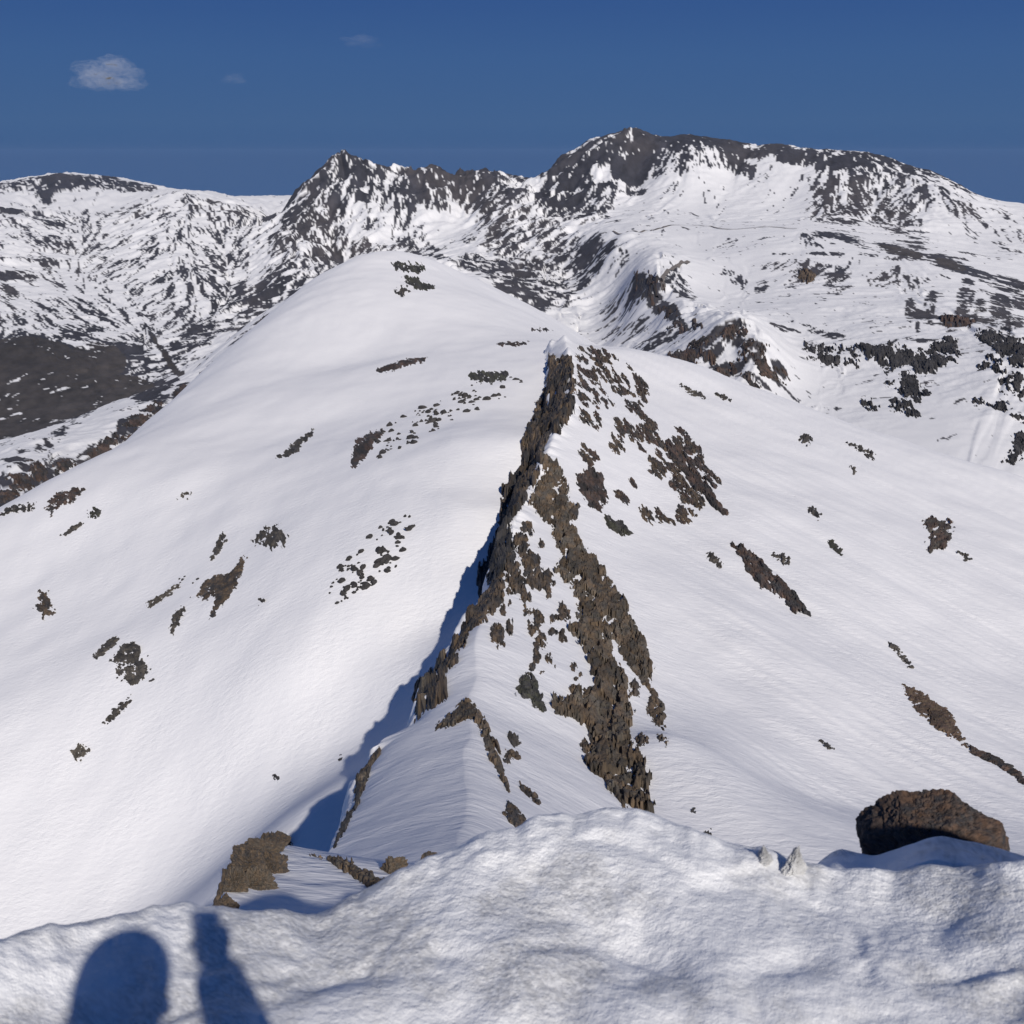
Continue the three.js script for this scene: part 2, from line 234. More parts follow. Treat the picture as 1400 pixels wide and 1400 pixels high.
const rugT = gridded((az, l) => { let s = 0, w = 0; for (const f of F) { const q = 1 / (((f[0] - az * 6) ** 2 + ((f[1] - l) * 1.6) ** 2) ** 1.5 + 1e-4); s += q * f[3]; w += q; } return s / w; }, -50 * D2R, 50 * D2R, 120, Math.log(0.45), Math.log(32), 100);
const bandCos = [], bandSin = []; for (let k = 0; k < 12; k++) { bandCos.push(Math.cos(k * Math.PI / 12)); bandSin.push(Math.sin(k * Math.PI / 12)); }
const fallT = (() => { // heading of the fall line as a doubled-angle vector, so that it can be averaged
  const y0 = (x, z) => { const d = Math.hypot(x, z) / 1000; return farT(Math.atan2(x, -z), Math.log(Math.max(d, .45))) * d * 1000; };
  const g = (az, l, w) => { const d = Math.exp(l) * 1000, x = Math.sin(az) * d, z = -Math.cos(az) * d, e = d * 0.02; const gx = y0(x + e, z) - y0(x - e, z), gz = y0(x, z + e) - y0(x, z - e), a = 2 * Math.atan2(gz, gx); return w ? Math.sin(a) : Math.cos(a); };
  const c = gridded((a, l) => g(a, l, 0), -50 * D2R, 50 * D2R, 120, Math.log(0.5), Math.log(30), 100), s = gridded((a, l) => g(a, l, 1), -50 * D2R, 50 * D2R, 120, Math.log(0.5), Math.log(30), 100);
  return (az, l) => { let a = Math.atan2(s(az, l), c(az, l)) / 2; return a < 0 ? a + Math.PI : a; };
})();
function gully(x, y, z, a, f, oct, gain) { // noise drawn out along heading a
  const q = a / Math.PI * 12, k = Math.floor(q) % 12, t = q - Math.floor(q), k2 = (k + 1) % 12;
  const one = b => { const u = -x * bandSin[b] + z * bandCos[b], v = x * bandCos[b] + z * bandSin[b]; return fbm(u * f, y * f * 0.15, v * f * 0.17 + b * 7.3, oct, gain); };
  const w = smooth(0.2, 0.8, t); return w <= 0 ? one(k) : w >= 1 ? one(k2) : mix(one(k), one(k2), w);
}
function farH(x, z) {
  const d = Math.hypot(x, z) / 1000, az = Math.atan2(x, -z), l = Math.log(Math.max(d, .45));
  const R = rugT(az, l), sc = d < 2.2 ? 0.45 : 1;                               // nearer crags are drawn at a finer scale
  const amp = R * d * 14;
  const q = ridged(x * .0036 / sc, 3.3, z * .0036 / sc, 5, 0.62) - 0.25 + 0.4 * fbm(x * .0015, 1.2, z * .0015, 2);
  return farT(az, l) * d * 1000 + amp * q + R * d * 9 * gully(x, 0, z, fallT(az, l), 0.006 / Math.sqrt(sc), 3, 0.6);
}
function cast(H, px, py, d0, d1) { // first hit of a pixel's ray with a height field
  const r = ray(px, py); let pd = d0;
  for (let d = d0; d < d1; d *= 1.006) { if (r.t * d < H(r.sx * d, r.sz * d)) { let a = pd, b = d; for (let i = 0; i < 14; i++) { const m = (a + b) / 2; r.t * m < H(r.sx * m, r.sz * m) ? b = m : a = m; } return { d: b, x: r.sx * b, z: r.sz * b, az: r.az, l: Math.log(b / 1000), px: b * r.slant / FPX }; } pd = d; }
  return null;
}
const castNear = (px, py, d0 = 12) => cast(nearH, px, py, d0, 1300), castFar = (px, py) => cast(farH, px, py, 700, 16000);
// where bare rock shows on the far slopes: patches placed on the terrain, broken up by noise
const blobs = [];
function bare(px, py, rx, ry, ang, str) {
  const c = castFar(px, py); if (!c) { console.log('no hit', px, py); return; }
  const ca = Math.cos(ang * D2R), sa = Math.sin(ang * D2R);
  const e = [[rx * ca, ry * 0 + rx * sa], [-ry * sa, ry * ca]].map(([dx, dy]) => { const h = castFar(px + dx, py + dy), g = castFar(px - dx, py - dy); const k = [h, g].filter(o => o && Math.abs(o.l - c.l) < 0.5); if (!k.length) return [dx / FPX, -dy * 0.006]; const o = k[0], s = o === h ? 1 : -1; return [s * (o.az - c.az), s * (o.l - c.l)]; });
  const det = e[0][0] * e[1][1] - e[1][0] * e[0][1]; if (Math.abs(det) < 1e-9) return;
  const R = 1.3 * Math.max(Math.hypot(e[0][0], e[1][0])), L = 1.3 * Math.hypot(e[0][1], e[1][1]);
  blobs.push({ az: c.az, l: c.l, i: [e[1][1] / det, -e[1][0] / det, -e[0][1] / det, e[0][0] / det], R, L, str });
}
for (const b of [
  // far left range
  [100, 252, 60, 10, 2, 1.3], [60, 268, 14, 12, 0, 1.2], [170, 256, 40, 6, 8, 1], [10, 257, 30, 4, 0, .9], [15, 286, 28, 8, 10, .9], [75, 288, 22, 4, 0, .8], [10, 305, 35, 10, 0, .6], [80, 307, 30, 10, 0, .6], [150, 300, 40, 10, 0, .45], [80, 335, 30, 14, 0, .7], [15, 322, 20, 4, 0, .7], [25, 352, 40, 6, 5, .95], [70, 358, 22, 8, 0, .8], [10, 378, 30, 8, -10, 1], [42, 380, 16, 10, 0, 1], [10, 402, 16, 14, 0, 1], [60, 420, 26, 12, 0, .6], [120, 345, 50, 12, -10, .35],
  [200, 333, 20, 16, -45, .8], [230, 345, 30, 8, -40, .35], [190, 300, 50, 12, -10, .4], [270, 280, 45, 14, 10, .55], [330, 300, 30, 20, 30, .65], [370, 300, 20, 20, 40, .6], [230, 378, 14, 8, -30, .6],
  // dark valley and its gullied rim
  [40, 500, 90, 50, 0, 1.7], [130, 495, 60, 40, 0, 1.4], [60, 560, 110, 45, -15, 1.9], [160, 545, 70, 40, -20, 1.6], [-40, 520, 60, 80, 0, 1.8], [100, 455, 60, 10, -5, .9], [180, 470, 50, 26, -35, .8], [225, 440, 50, 14, -40, .7], [190, 520, 60, 26, -25, 1.1], [245, 510, 44, 14, -28, 1.7], [215, 530, 40, 12, -28, 1.5], [270, 395, 50, 10, -40, .6], [300, 360, 40, 16, -45, .7], [310, 420, 50, 30, -40, .75], [350, 420, 30, 30, -40, .9], [270, 460, 50, 24, -35, .85], [60, 440, 70, 8, -5, .5], [330, 470, 30, 10, -35, .8],
  [120, 340, 190, 70, 0, .40], [300, 325, 110, 60, -20, .5], [240, 420, 130, 50, -35, .55], [90, 436, 130, 26, -5, .62], [60, 300, 110, 26, 0, .5],
  // jagged peak
  [410, 295, 32, 30, -50, 1.1], [440, 255, 34, 22, -50, .9], [465, 232, 26, 14, 20, .9], [455, 300, 26, 26, 60, 1.0], [500, 260, 30, 24, 40, .85], [540, 270, 36, 26, 20, .9], [590, 262, 34, 26, 40, .95], [640, 270, 50, 22, 25, 1.0], [680, 260, 40, 22, 20, .9], [640, 246, 36, 9, 0, 1.1], [400, 325, 44, 18, 10, .75], [460, 335, 40, 14, 0, .8], [500, 340, 50, 8, 0, .8], [550, 305, 18, 18, 50, .7], [520, 300, 40, 22, 30, .5], [380, 370, 26, 40, 50, .85], [420, 385, 40, 24, -30, .7], [440, 360, 40, 20, -20, .7], [360, 410, 24, 40, 50, 1], [395, 425, 30, 20, -40, .9], [560, 343, 24, 6, 10, .9], [590, 346, 30, 5, 10, .7], [715, 280, 30, 30, 0, .55], [650, 320, 14, 24, 60, .5],
  // rock spur between the peak and the massif
  [690, 320, 40, 34, 40, .75], [740, 310, 50, 20, 20, .75], [650, 360, 36, 18, 20, .85], [700, 375, 50, 30, 0, .85], [750, 350, 50, 30, -30, .8], [790, 345, 36, 26, -40, .8], [740, 400, 40, 26, -40, .9], [775, 390, 46, 30, -50, .8], [810, 360, 26, 20, 40, .6], [830, 335, 18, 8, 40, .8], [840, 420, 40, 20, -30, .45], [890, 400, 40, 13, 40, 1.15], [920, 428, 34, 10, 42, 1.2], [880, 390, 20, 10, 20, 1.1], [900, 385, 36, 14, 10, .9], [930, 392, 30, 14, 40, .7], [860, 450, 40, 14, -20, .5], [900, 460, 34, 18, -10, .75],
  // massif
  [780, 240, 34, 44, -40, 1.0], [760, 270, 34, 34, 0, 1.0], [800, 285, 46, 22, -10, .8], [820, 210, 34, 24, -35, 1.0], [855, 187, 28, 10, 0, 1.1], [880, 200, 26, 20, 20, .9], [865, 235, 38, 22, -40, 1.6], [850, 258, 40, 6, 0, 1], [905, 190, 36, 11, 2, 1.6], [960, 192, 50, 8, 3, 1.5], [910, 222, 40, 18, 10, .75], [1010, 205, 60, 10, 6, 1.4], [1000, 222, 40, 14, 25, .95], [1080, 207, 70, 7, 3, 1.4], [1090, 215, 34, 12, 3, 1.4], [1160, 220, 50, 14, 4, 1.4], [960, 215, 50, 14, 10, .6], [1190, 240, 60, 24, 20, .8], [1150, 280, 44, 34, 40, .85], [1160, 290, 20, 24, 60, 1.2], [1200, 270, 60, 44, 35, .7], [1230, 300, 44, 28, 40, .75], [1120, 285, 20, 24, 0, .7], [1260, 250, 60, 24, 30, .75], [1310, 275, 50, 26, 35, .55], [1240, 320, 40, 12, 50, .7], [1360, 300, 50, 26, 25, .35], [1320, 310, 30, 8, 50, .5], [1385, 335, 30, 12, 20, .5], [1320, 345, 20, 4, 10, .5],
  // plateau rim and the slopes under it
  [1135, 322, 44, 6, 4, .9], [1120, 330, 26, 10, 0, .55], [1180, 334, 40, 6, 15, .9], [1230, 343, 44, 7, 15, 1.5], [1250, 353, 40, 3, 2, 1.1], [1300, 362, 36, 9, 18, 1.3], [1350, 380, 50, 9, 24, 1.2], [1390, 395, 40, 14, 26, 1.2], [1300, 350, 30, 3, 14, .8], [1130, 347, 30, 2.5, 0, 1.1], [1070, 347, 20, 2, 0, 1], [1190, 349, 16, 2.5, 2, .9], [840, 340, 40, 8, 15, .5], [835, 352, 26, 5, 20, .5],
  [1110, 370, 50, 18, 5, .75], [1104, 378, 16, 9, 0, 1.3], [1065, 365, 26, 12, 0, .7], [1145, 385, 20, 20, 30, .9], [1200, 380, 26, 14, 20, .8], [1005, 382, 24, 10, 25, .7], [1040, 390, 10, 12, 50, .7], [1225, 375, 12, 20, 0, .7], [1250, 390, 20, 14, 0, .6], [1244, 425, 8, 18, 0, 1.2], [1272, 415, 9, 28, 10, 1.2], [1262, 434, 26, 7, 0, 1.3], [1320, 410, 12, 26, 15, 1.2], [1305, 436, 26, 11, 5, 1.7], [1325, 435, 12, 12, 0, 1.5], [1340, 425, 10, 16, 0, 1], [1368, 420, 16, 22, 0, 1.1], [1385, 440, 24, 14, 10, 1], [1395, 415, 16, 8, 20, 1.1], [1360, 440, 30, 14, 30, .8], [1255, 447, 4, 9, 0, 1], [1340, 395, 24, 5, 20, .9],
  [1120, 455, 40, 4, 15, .8], [1060, 445, 40, 3, 15, .8], [1145, 458, 26, 5, 15, .9], [1210, 460, 22, 6, 20, .7], [1255, 464, 24, 4, 5, .9],
  [990, 452, 34, 10, -15, 1.3], [1000, 462, 40, 12, 20, .9], [960, 475, 36, 20, 10, .9], [935, 490, 24, 18, -20, .8], [1030, 470, 26, 14, 30, .9], [1020, 492, 34, 5, -8, 1.5], [990, 508, 30, 8, -20, 1.4], [1050, 505, 34, 6, 48, 1.3], [1030, 515, 40, 5, 38, 1.1], [1065, 505, 20, 8, 45, 1.0],
  // belt beyond the snow dome's left flank
  [40, 660, 60, 24, -25, .85], [55, 640, 40, 16, -20, .7], [15, 675, 30, 14, -30, 1], [10, 650, 40, 14, -30, .6], [90, 632, 24, 10, 0, 1.1], [130, 615, 36, 12, -35, 1.15], [180, 580, 36, 12, -35, 1.1], [75, 595, 40, 14, -30, .7], [110, 570, 40, 8, -30, .7], [215, 555, 24, 12, -40, 1], [250, 535, 20, 16, -60, 1], [300, 500, 40, 14, -45, .9], [350, 455, 40, 14, -45, .9], [410, 405, 40, 12, -40, .9], [340, 440, 34, 20, -45, .8], [20, 625, 30, 10, -20, .6], [160, 600, 20, 10, 0, .8],
]) bare(...b);
for (const [px, py, km, str] of skyline.concat([[75, 246, 9.3, 1.3], [110, 246, 9.2, 1.3], [150, 251, 9.1, 1.2], [190, 256, 9, .9], [40, 251, 9.4, .7], [10, 256, 9.5, .8]])) { const r = ray(px, py), R = 24 / FPX, L = 0.07; blobs.push({ az: r.az, l: Math.log(km), i: [1 / R, 0, 0, 1 / L], R: 1.3 * R, L: 1.3 * L, str }); }
function rockField(az, l) {
  let s = 0;
  for (const b of blobs) {
    const da = az - b.az; if (da > b.R || da < -b.R) continue; const dl = l - b.l; if (dl > b.L || dl < -b.L) continue;
    const p = b.i[0] * da + b.i[1] * dl, q = b.i[2] * da + b.i[3] * dl, r = p * p + q * q; if (r < 1.6) s = Math.max(s, b.str * (1 - smooth(0.25, 1.5, r)));
  }
  return -0.80 + 1.34 * (s < 1.25 ? Math.min(s, 0.98) : Math.min(s, 1.42));
}
const cSnow = [0.80, 0.795, 0.805], cR1 = [0.040, 0.039, 0.048], cR2 = [0.056, 0.050, 0.053], cR3 = [0.028, 0.028, 0.036];
function farColor(x, y, z, nx, ny, nz) {
  const d = Math.hypot(x, z) / 1000, az = Math.atan2(x, -z), l = Math.log(d), f = 0.011 / Math.pow(d, 0.72);
  const field = rockField(az, l);
  const a = fallT(az, l), g1 = gully(x, y, z, a, f * 6, 2, 0.6), g2 = gully(x, y, z, a, f * 20, 3, 0.75), sp = fbm(x * f * 15, y * f * 8, z * f * 9, 3, 0.75);
  const strea = 0.6 * g1 + 1.15 * g2 + 0.5 * sp;
  const v = field * 1.05 + 1.25 * strea + 1.2 * (0.86 - ny) * clamp(field + 0.5, 0, 1);
  const k = smooth(0.02, 0.12, v);
  const t = fbm(x * f * 0.9 + 40, y * f, z * f * 0.9, 3), u = clamp(0.5 + t, 0, 1), w = 1 + 0.5 * fbm(x * f * 8, y * f * 8, z * f * 8, 3, 0.7) + 0.35 * g1;
  const soil = smooth(0.75, 1.0, field) * smooth(2.2, 2.6, d) * smooth(5, 4.3, d);
  const o = []; for (let c = 0; c < 3; c++) { const rk = soil > 0.5 ? [0.050, 0.043, 0.040][c] * w * (0.8 + 0.5 * u) : (u < 0.5 ? mix(cR3[c], cR1[c], u * 2) : mix(cR1[c], cR2[c], u * 2 - 1)) * w; o.push(mix(cSnow[c], rk, k)); }
  return o;
}
{
  const ds = []; for (let l = Math.log(750); l < Math.log(1000); l += 0.012) ds.push(Math.exp(l)); for (let l = Math.log(1000); l < Math.log(7400); l += (l > 8.36 && l < 8.80 ? 0.0026 : 0.0036)) ds.push(Math.exp(l)); for (let l = Math.log(7400); l < Math.log(30000); l += 0.008 + 0.1 * smooth(9.3, 10.3, l)) ds.push(Math.exp(l));
  const azs = angles([[-46, -31, 0.6], [-31, 31, 0.068], [31, 46.2, 0.6]]);
  console.log('far grid', azs.length, ds.length);
  put('mountain', polarSheet(azs, ds, farH, farColor, 100), M.far, { kind: 'structure', label: 'far snow-covered mountain ranges with dark rock' });
}

// ---------------------------------------------------------------- bare rock standing out of the snow
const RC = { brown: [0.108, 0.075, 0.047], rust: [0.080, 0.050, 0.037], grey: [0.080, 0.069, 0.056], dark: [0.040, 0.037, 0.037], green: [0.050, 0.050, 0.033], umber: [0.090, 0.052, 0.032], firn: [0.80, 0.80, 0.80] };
function insideDist(poly, p, q) { // signed distance to a closed polygon, positive inside
  let d = 1e9, c = false;
  for (let i = 0, j = poly.length - 1; i < poly.length; j = i++) {
    const [xi, yi] = poly[i], [xj, yj] = poly[j], ex = xj - xi, ey = yj - yi, wx = p - xi, wy = q - yi, t = clamp((wx * ex + wy * ey) / (ex * ex + ey * ey + 1e-9), 0, 1);
    d = Math.min(d, (wx - ex * t) ** 2 + (wy - ey * t) ** 2);
    if ((yi > q) !== (yj > q) && p < ex * (q - yi) / ey + xi) c = !c;
  }
  return (c ? 1 : -1) * Math.sqrt(d);
}
const hsh = (i, j, k) => PERM[(PERM[(PERM[i & 255] + j) & 255] + k) & 255];
function cells(x, y, k, out) { // jointed blocks: level and tilt of the block that a point lies in, and its tint
  const X = Math.floor(x), Y = Math.floor(y); let best = 9, bi = 0, bj = 0, bx = 0, by = 0;
  for (let j = Y - 1; j <= Y + 1; j++) for (let i = X - 1; i <= X + 1; i++) {
    const a = hsh(i, j, k), b = PERM[a + 1], dx = x - (i + 0.15 + 0.7 * a / 255), dy = y - (j + 0.15 + 0.7 * b / 255), d = Math.abs(dx) + Math.abs(dy) * 0.9 + 0.3 * Math.max(Math.abs(dx), Math.abs(dy));
    if (d < best) { best = d; bi = a; bj = b; bx = dx; by = dy; }
  }
  const c = PERM[bi + 7], e = PERM[bj + 13]; out[0] = (c / 255 - 0.5) + bx * (e / 127.5 - 1) * 1.1 + by * (PERM[bi + 29] / 127.5 - 1) * 1.1; out[1] = PERM[bj + 41] / 255; return out;
}
const cA = [0, 0], cB = [0, 0];
let patchSeed = 0, patchTris = 0;
// o: tone pair, brk = how much snow breaks it up, relief in photo pixels, far = stands on the far terrain
function outcrop(poly, o) {
  const H = o.far ? farH : nearH, hit = poly.map(([x, y]) => o.far ? castFar(x, y) : castNear(x, y, o.d0)).filter(Boolean);
  if (hit.length < 3) { console.log('outcrop misses', JSON.stringify(poly[0])); return null; }
  const ls = hit.map(h => h.l).sort((a, b) => a - b), med = ls[ls.length >> 1], tol = o.tol ?? 0.3, ok = hit.filter(h => Math.abs(h.l - med) < tol);
  if (ok.length < 3) return null;
  let cx = 0, cz = 0, pm = 0; for (const h of ok) { cx += h.x; cz += h.z; pm += h.px; } cx /= ok.length; cz /= ok.length; pm /= ok.length;
  const d = Math.hypot(cx, cz), ux = cx / d, uz = cz / d;                      // along the line of sight, and across it
  const loc = ok.map(h => [(h.x - cx) * -uz + (h.z - cz) * ux, (h.x - cx) * ux + (h.z - cz) * uz]);
  const py = poly.map(p => p[1]), rowSpan = Math.max(6, Math.max(...py) - Math.min(...py));
  let b0 = 1e9, b1 = -1e9; for (const q of loc) { b0 = Math.min(b0, q[1]); b1 = Math.max(b1, q[1]); }
  const sa = pm, sb = Math.max(pm * 1.1, Math.min((b1 - b0) / rowSpan, pm * 14));                         // metres per photo pixel, across and along
  const P = loc.map(([a, b]) => [a / sa, b / sb]);
  let x0 = 1e9, x1 = -1e9, y0 = 1e9, y1 = -1e9; for (const [x, y] of P) { x0 = Math.min(x0, x); x1 = Math.max(x1, x); y0 = Math.min(y0, y); y1 = Math.max(y1, y); }
  const pad = 7, st = o.step ?? 1.25, nx = Math.ceil((x1 - x0 + 2 * pad) / st) + 1, ny = Math.ceil((y1 - y0 + 2 * pad) / st) + 1;
  if (nx * ny > 90000) { console.log('large outcrop', nx, ny); }
  const sd = ++patchSeed * 13.7, relief = (o.relief ?? 3.5) * pm, brk = o.brk ?? 0.6, edgeW = (o.edge ?? 5) * 1.7, sc = o.scale ?? 0.17;
  const cs = 1 / (o.cell ?? clamp(Math.sqrt((x1 - x0) * (y1 - y0)) / 5, 4.5, 12));
  const id = new Int32Array(nx * ny).fill(-1), pos = [], col = [], uv = [], val = [];
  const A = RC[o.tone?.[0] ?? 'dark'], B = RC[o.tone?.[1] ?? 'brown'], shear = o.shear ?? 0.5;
  for (let j = 0; j < ny; j++) for (let i = 0; i < nx; i++) {
    const p = x0 - pad + i * st, q = y0 - pad + j * st, m = clamp(insideDist(P, p, q) / edgeW, -1.2, 1);
    if (m < -0.9) continue;
    const pp = p + shear * q, n = fbm(pp * sc, q * sc * 0.6, sd, 4, 0.68), cl = cells(pp * cs + n * 0.35, q * cs * 0.85 + n * 0.25, patchSeed, cA), c2 = cells(pp * cs * 2.7 + 9, q * cs * 2.4, patchSeed + 50, cB), f = m * 1.25 + (0.5 + 1.1 * brk) * 1.2 * n + (0.45 + 0.5 * brk) * cl[0] + 0.22 * c2[0] - brk * 0.16 + 0.14;
    if (f < -0.7) continue;
    const x = cx + p * sa * -uz + q * sb * ux, z = cz + p * sa * ux + q * sb * uz;
    const crag = ridged(pp * sc * 1.9, q * sc * 1.3, sd + 4, 4, 0.55), fine = fbm(pp * 0.45, q * 0.45, sd + 9, 2, 0.6);
    const h = f < 0 ? f * relief * 0.9 - 0.02 * pm : (Math.min(f, 1.0) * 0.7 + smooth(0, 0.35, f) * (0.75 * cl[0] + 0.4 * c2[0] + 0.3 * crag)) * relief + fine * 0.45 * pm * smooth(0, 0.4, f);
    id[j * nx + i] = val.length; val.push(f); pos.push(x, H(x, z) + h, z); uv.push(x / 6, z / 6);
    const t = clamp(0.5 + 1.2 * fbm(pp * sc * 0.6, q * sc * 0.6, sd + 20, 3), 0, 1), g = (0.6 + 0.8 * cl[1]) * (0.75 + 0.5 * c2[1]) * (1 + 0.5 * fbm(pp * 0.4, q * 0.4, sd + 30, 3, 0.65));
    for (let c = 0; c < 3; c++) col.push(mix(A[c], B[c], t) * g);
  }
  const idx = [];
  for (let j = 0; j < ny - 1; j++) for (let i = 0; i < nx - 1; i++) {
    const a = id[j * nx + i], b = id[j * nx + i + 1], c = id[j * nx + nx + i], e = id[j * nx + nx + i + 1];
    const tri = (p, q, r) => { if (p >= 0 && q >= 0 && r >= 0 && Math.max(val[p], val[q], val[r]) > -0.12) idx.push(p, r, q); };
    tri(a, c, b); tri(b, c, e);
  }
  if (idx.length < 9) return null;
  patchTris += idx.length / 3;
  // keep only the vertices that are used
  const map = new Int32Array(val.length).fill(-1), P2 = [], C2 = [], U2 = []; let n = 0;
  for (let k = 0; k < idx.length; k++) { const v = idx[k]; if (map[v] < 0) { map[v] = n++; P2.push(pos[v * 3], pos[v * 3 + 1], pos[v * 3 + 2]); C2.push(col[v * 3], col[v * 3 + 1], col[v * 3 + 2]); U2.push(uv[v * 2], uv[v * 2 + 1]); } idx[k] = map[v]; }
  const oy = nearH && (o.far ? farH(cx, cz) : nearH(cx, cz)); for (let k = 0; k < P2.length; k += 3) { P2[k] -= cx; P2[k + 1] -= oy; P2[k + 2] -= cz; }
  const g = new THREE.BufferGeometry(); g.setAttribute('position', new THREE.Float32BufferAttribute(P2, 3)); g.setAttribute('color', new THREE.Float32BufferAttribute(C2, 3)); g.setAttribute('uv', new THREE.Float32BufferAttribute(U2, 2)); g.setIndex(idx); g.computeVertexNormals();
  const data = { label: o.label, category: o.category ?? 'rock' }; if (o.group) data.group = o.group;
  const m = put(o.name ?? 'rock_outcrop', g, M.rock, data); m.position.set(cx, oy, cz); return m;
}
const nearest = (marks, x, y) => marks.reduce((a, m) => { const d = Math.hypot(m[0] - x, m[1] - y); return d < a[0] ? [d, m[2]] : a; }, [1e9, ''])[1];
const R0 = rng(4242);
function ell(px, py, rx, ry, ang = 0, n = 12) { // a ragged ellipse as a polygon
  const o = [], c = Math.cos(ang * D2R), s = Math.sin(ang * D2R);
  for (let i = 0; i < n; i++) { const t = i / n * 2 * Math.PI, k = 0.8 + 0.4 * R0(), a = rx * k * Math.cos(t), b = ry * k * Math.sin(t); o.push([px + a * c - b * s, py + a * s + b * c]); } return o;
}
// the ridge itself
const rg = 'rocks of the ridge';
outcrop([[751, 464], [779, 464], [784, 496], [786, 526], [784, 568], [766, 588], [745, 607], [740, 628], [728, 663], [717, 682], [710, 699], [696, 708], [681, 703], [683, 680], [698, 658], [711, 637], [715, 611], [731, 568], [735, 547], [746, 526], [751, 491]], { tone: ['dark', 'brown'], brk: 0.55, relief: 7, tol: 0.5, step: 1.05, cell: 16, shear: 0, edge: 3.5, label: 'long dark broken cliff along the far end of the ridge crest', category: 'cliff', name: 'rock_cliff' });
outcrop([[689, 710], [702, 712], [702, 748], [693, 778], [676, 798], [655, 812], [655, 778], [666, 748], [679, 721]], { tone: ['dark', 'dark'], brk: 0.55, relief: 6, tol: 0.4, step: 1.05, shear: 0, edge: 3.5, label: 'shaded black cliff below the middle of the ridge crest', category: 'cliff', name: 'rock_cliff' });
outcrop([[679, 783], [691, 787], [687, 817], [666, 851], [640, 864], [627, 903], [614, 920], [606, 916], [617, 885], [632, 857], [655, 824], [668, 806]], { tone: ['dark', 'brown'], brk: 0.55, relief: 5, tol: 0.4, shear: 0, edge: 3, label: 'narrow strip of broken rock along the snowy ridge edge', group: rg });
outcrop([[743, 624], [760, 629], [773, 654], [777, 689], [790, 697], [777, 714], [799, 749], [824, 774], [846, 809], [863, 843], [875, 869], [887, 893], [893, 925], [880, 924], [854, 894], [837, 877], [833, 851], [846, 911], [859, 946], [863, 969], [855, 977], [867, 1020], [884, 1067], [893, 1112], [876, 1108], [854, 1106], [833, 1076], [803, 1046], [811, 1011], [803, 994], [777, 981], [756, 969], [764, 956], [786, 960], [777, 934], [811, 943], [811, 917], [799, 887], [777, 866], [790, 840], [780, 800], [760, 780], [765, 760], [750, 720], [735, 700], [725, 690], [735, 670]], { tone: ['brown', 'grey'], brk: 1.05, relief: 7, tol: 1, cell: 19, step: 1.05, scale: .14, shear: -0.25, edge: 4, label: 'longest brown rock rib running down the sunlit side of the ridge', category: 'rock rib', name: 'rock_rib' });
outcrop([[837, 845], [863, 850], [876, 874], [889, 913], [891, 939], [907, 960], [907, 998], [889, 988], [884, 964], [891, 951], [867, 919], [846, 889]], { tone: ['brown', 'grey'], brk: 0.3, relief: 4, tol: 0.5, shear: -0.25, edge: 3.5, label: 'narrow brown rock rib beside the longest rib, bordering the open snow', category: 'rock rib', name: 'rock_rib' });
outcrop([[708, 935], [720, 922], [735, 928], [740, 950], [747, 972], [733, 970], [720, 957], [708, 952]], { tone: ['dark', 'green'], brk: 0.6, relief: 3.5, edge: 3, shear: -.3, label: 'dark mossy rock alone on the snow between rib and snow crest' });
outcrop([[631, 956], [649, 962], [667, 990], [681, 1020], [690, 1054], [696, 1082], [681, 1058], [664, 1024], [655, 990], [640, 983], [619, 992], [591, 1000], [599, 986], [619, 975]], { tone: ['brown', 'grey'], brk: 0.3, relief: 5, tol: .5, edge: 3, shear: -.3, label: 'brown rock knob with a tail at the head of the snow crest' });
outcrop([[569, 932], [590, 922], [614, 918], [612, 951], [586, 971], [567, 987], [565, 951]], { tone: ['grey', 'brown'], brk: 0.35, relief: 6, tol: .5, edge: 3, shear: 0, label: 'blocky brown tower on the shaded edge beside the long ridge shadow' });
outcrop([[519, 1022], [500, 1026], [493, 1056], [485, 1085], [488, 1099], [500, 1076], [508, 1047], [520, 1032]], { tone: ['grey', 'brown'], brk: 0.3, relief: 5, tol: .5, edge: 2.5, shear: 0, label: 'small brown crag at the snow face corner above the shadow' });
outcrop([[486, 1092], [492, 1094], [468, 1142], [456, 1160], [450, 1158], [462, 1136]], { tone: ['dark', 'grey'], brk: 0.2, relief: 4, tol: .5, edge: 2, shear: 0, label: 'thin dark rock edge under the bluish snow face' });
outcrop([[695, 1096], [712, 1108], [732, 1136], [730, 1147], [702, 1150], [688, 1160], [688, 1146], [713, 1138], [688, 1113]], { tone: ['dark', 'brown'], brk: 0.3, relief: 4, tol: .5, edge: 2.5, shear: -.4, label: 'forked dark rock at the foot of the snow crest' });
outcrop([[694, 1003], [706, 1004], [712, 1016], [704, 1022], [697, 1014]], { tone: ['dark', 'grey'], brk: 0.25, relief: 3, edge: 2, label: 'single dark stone beside the tail of the brown knob' });
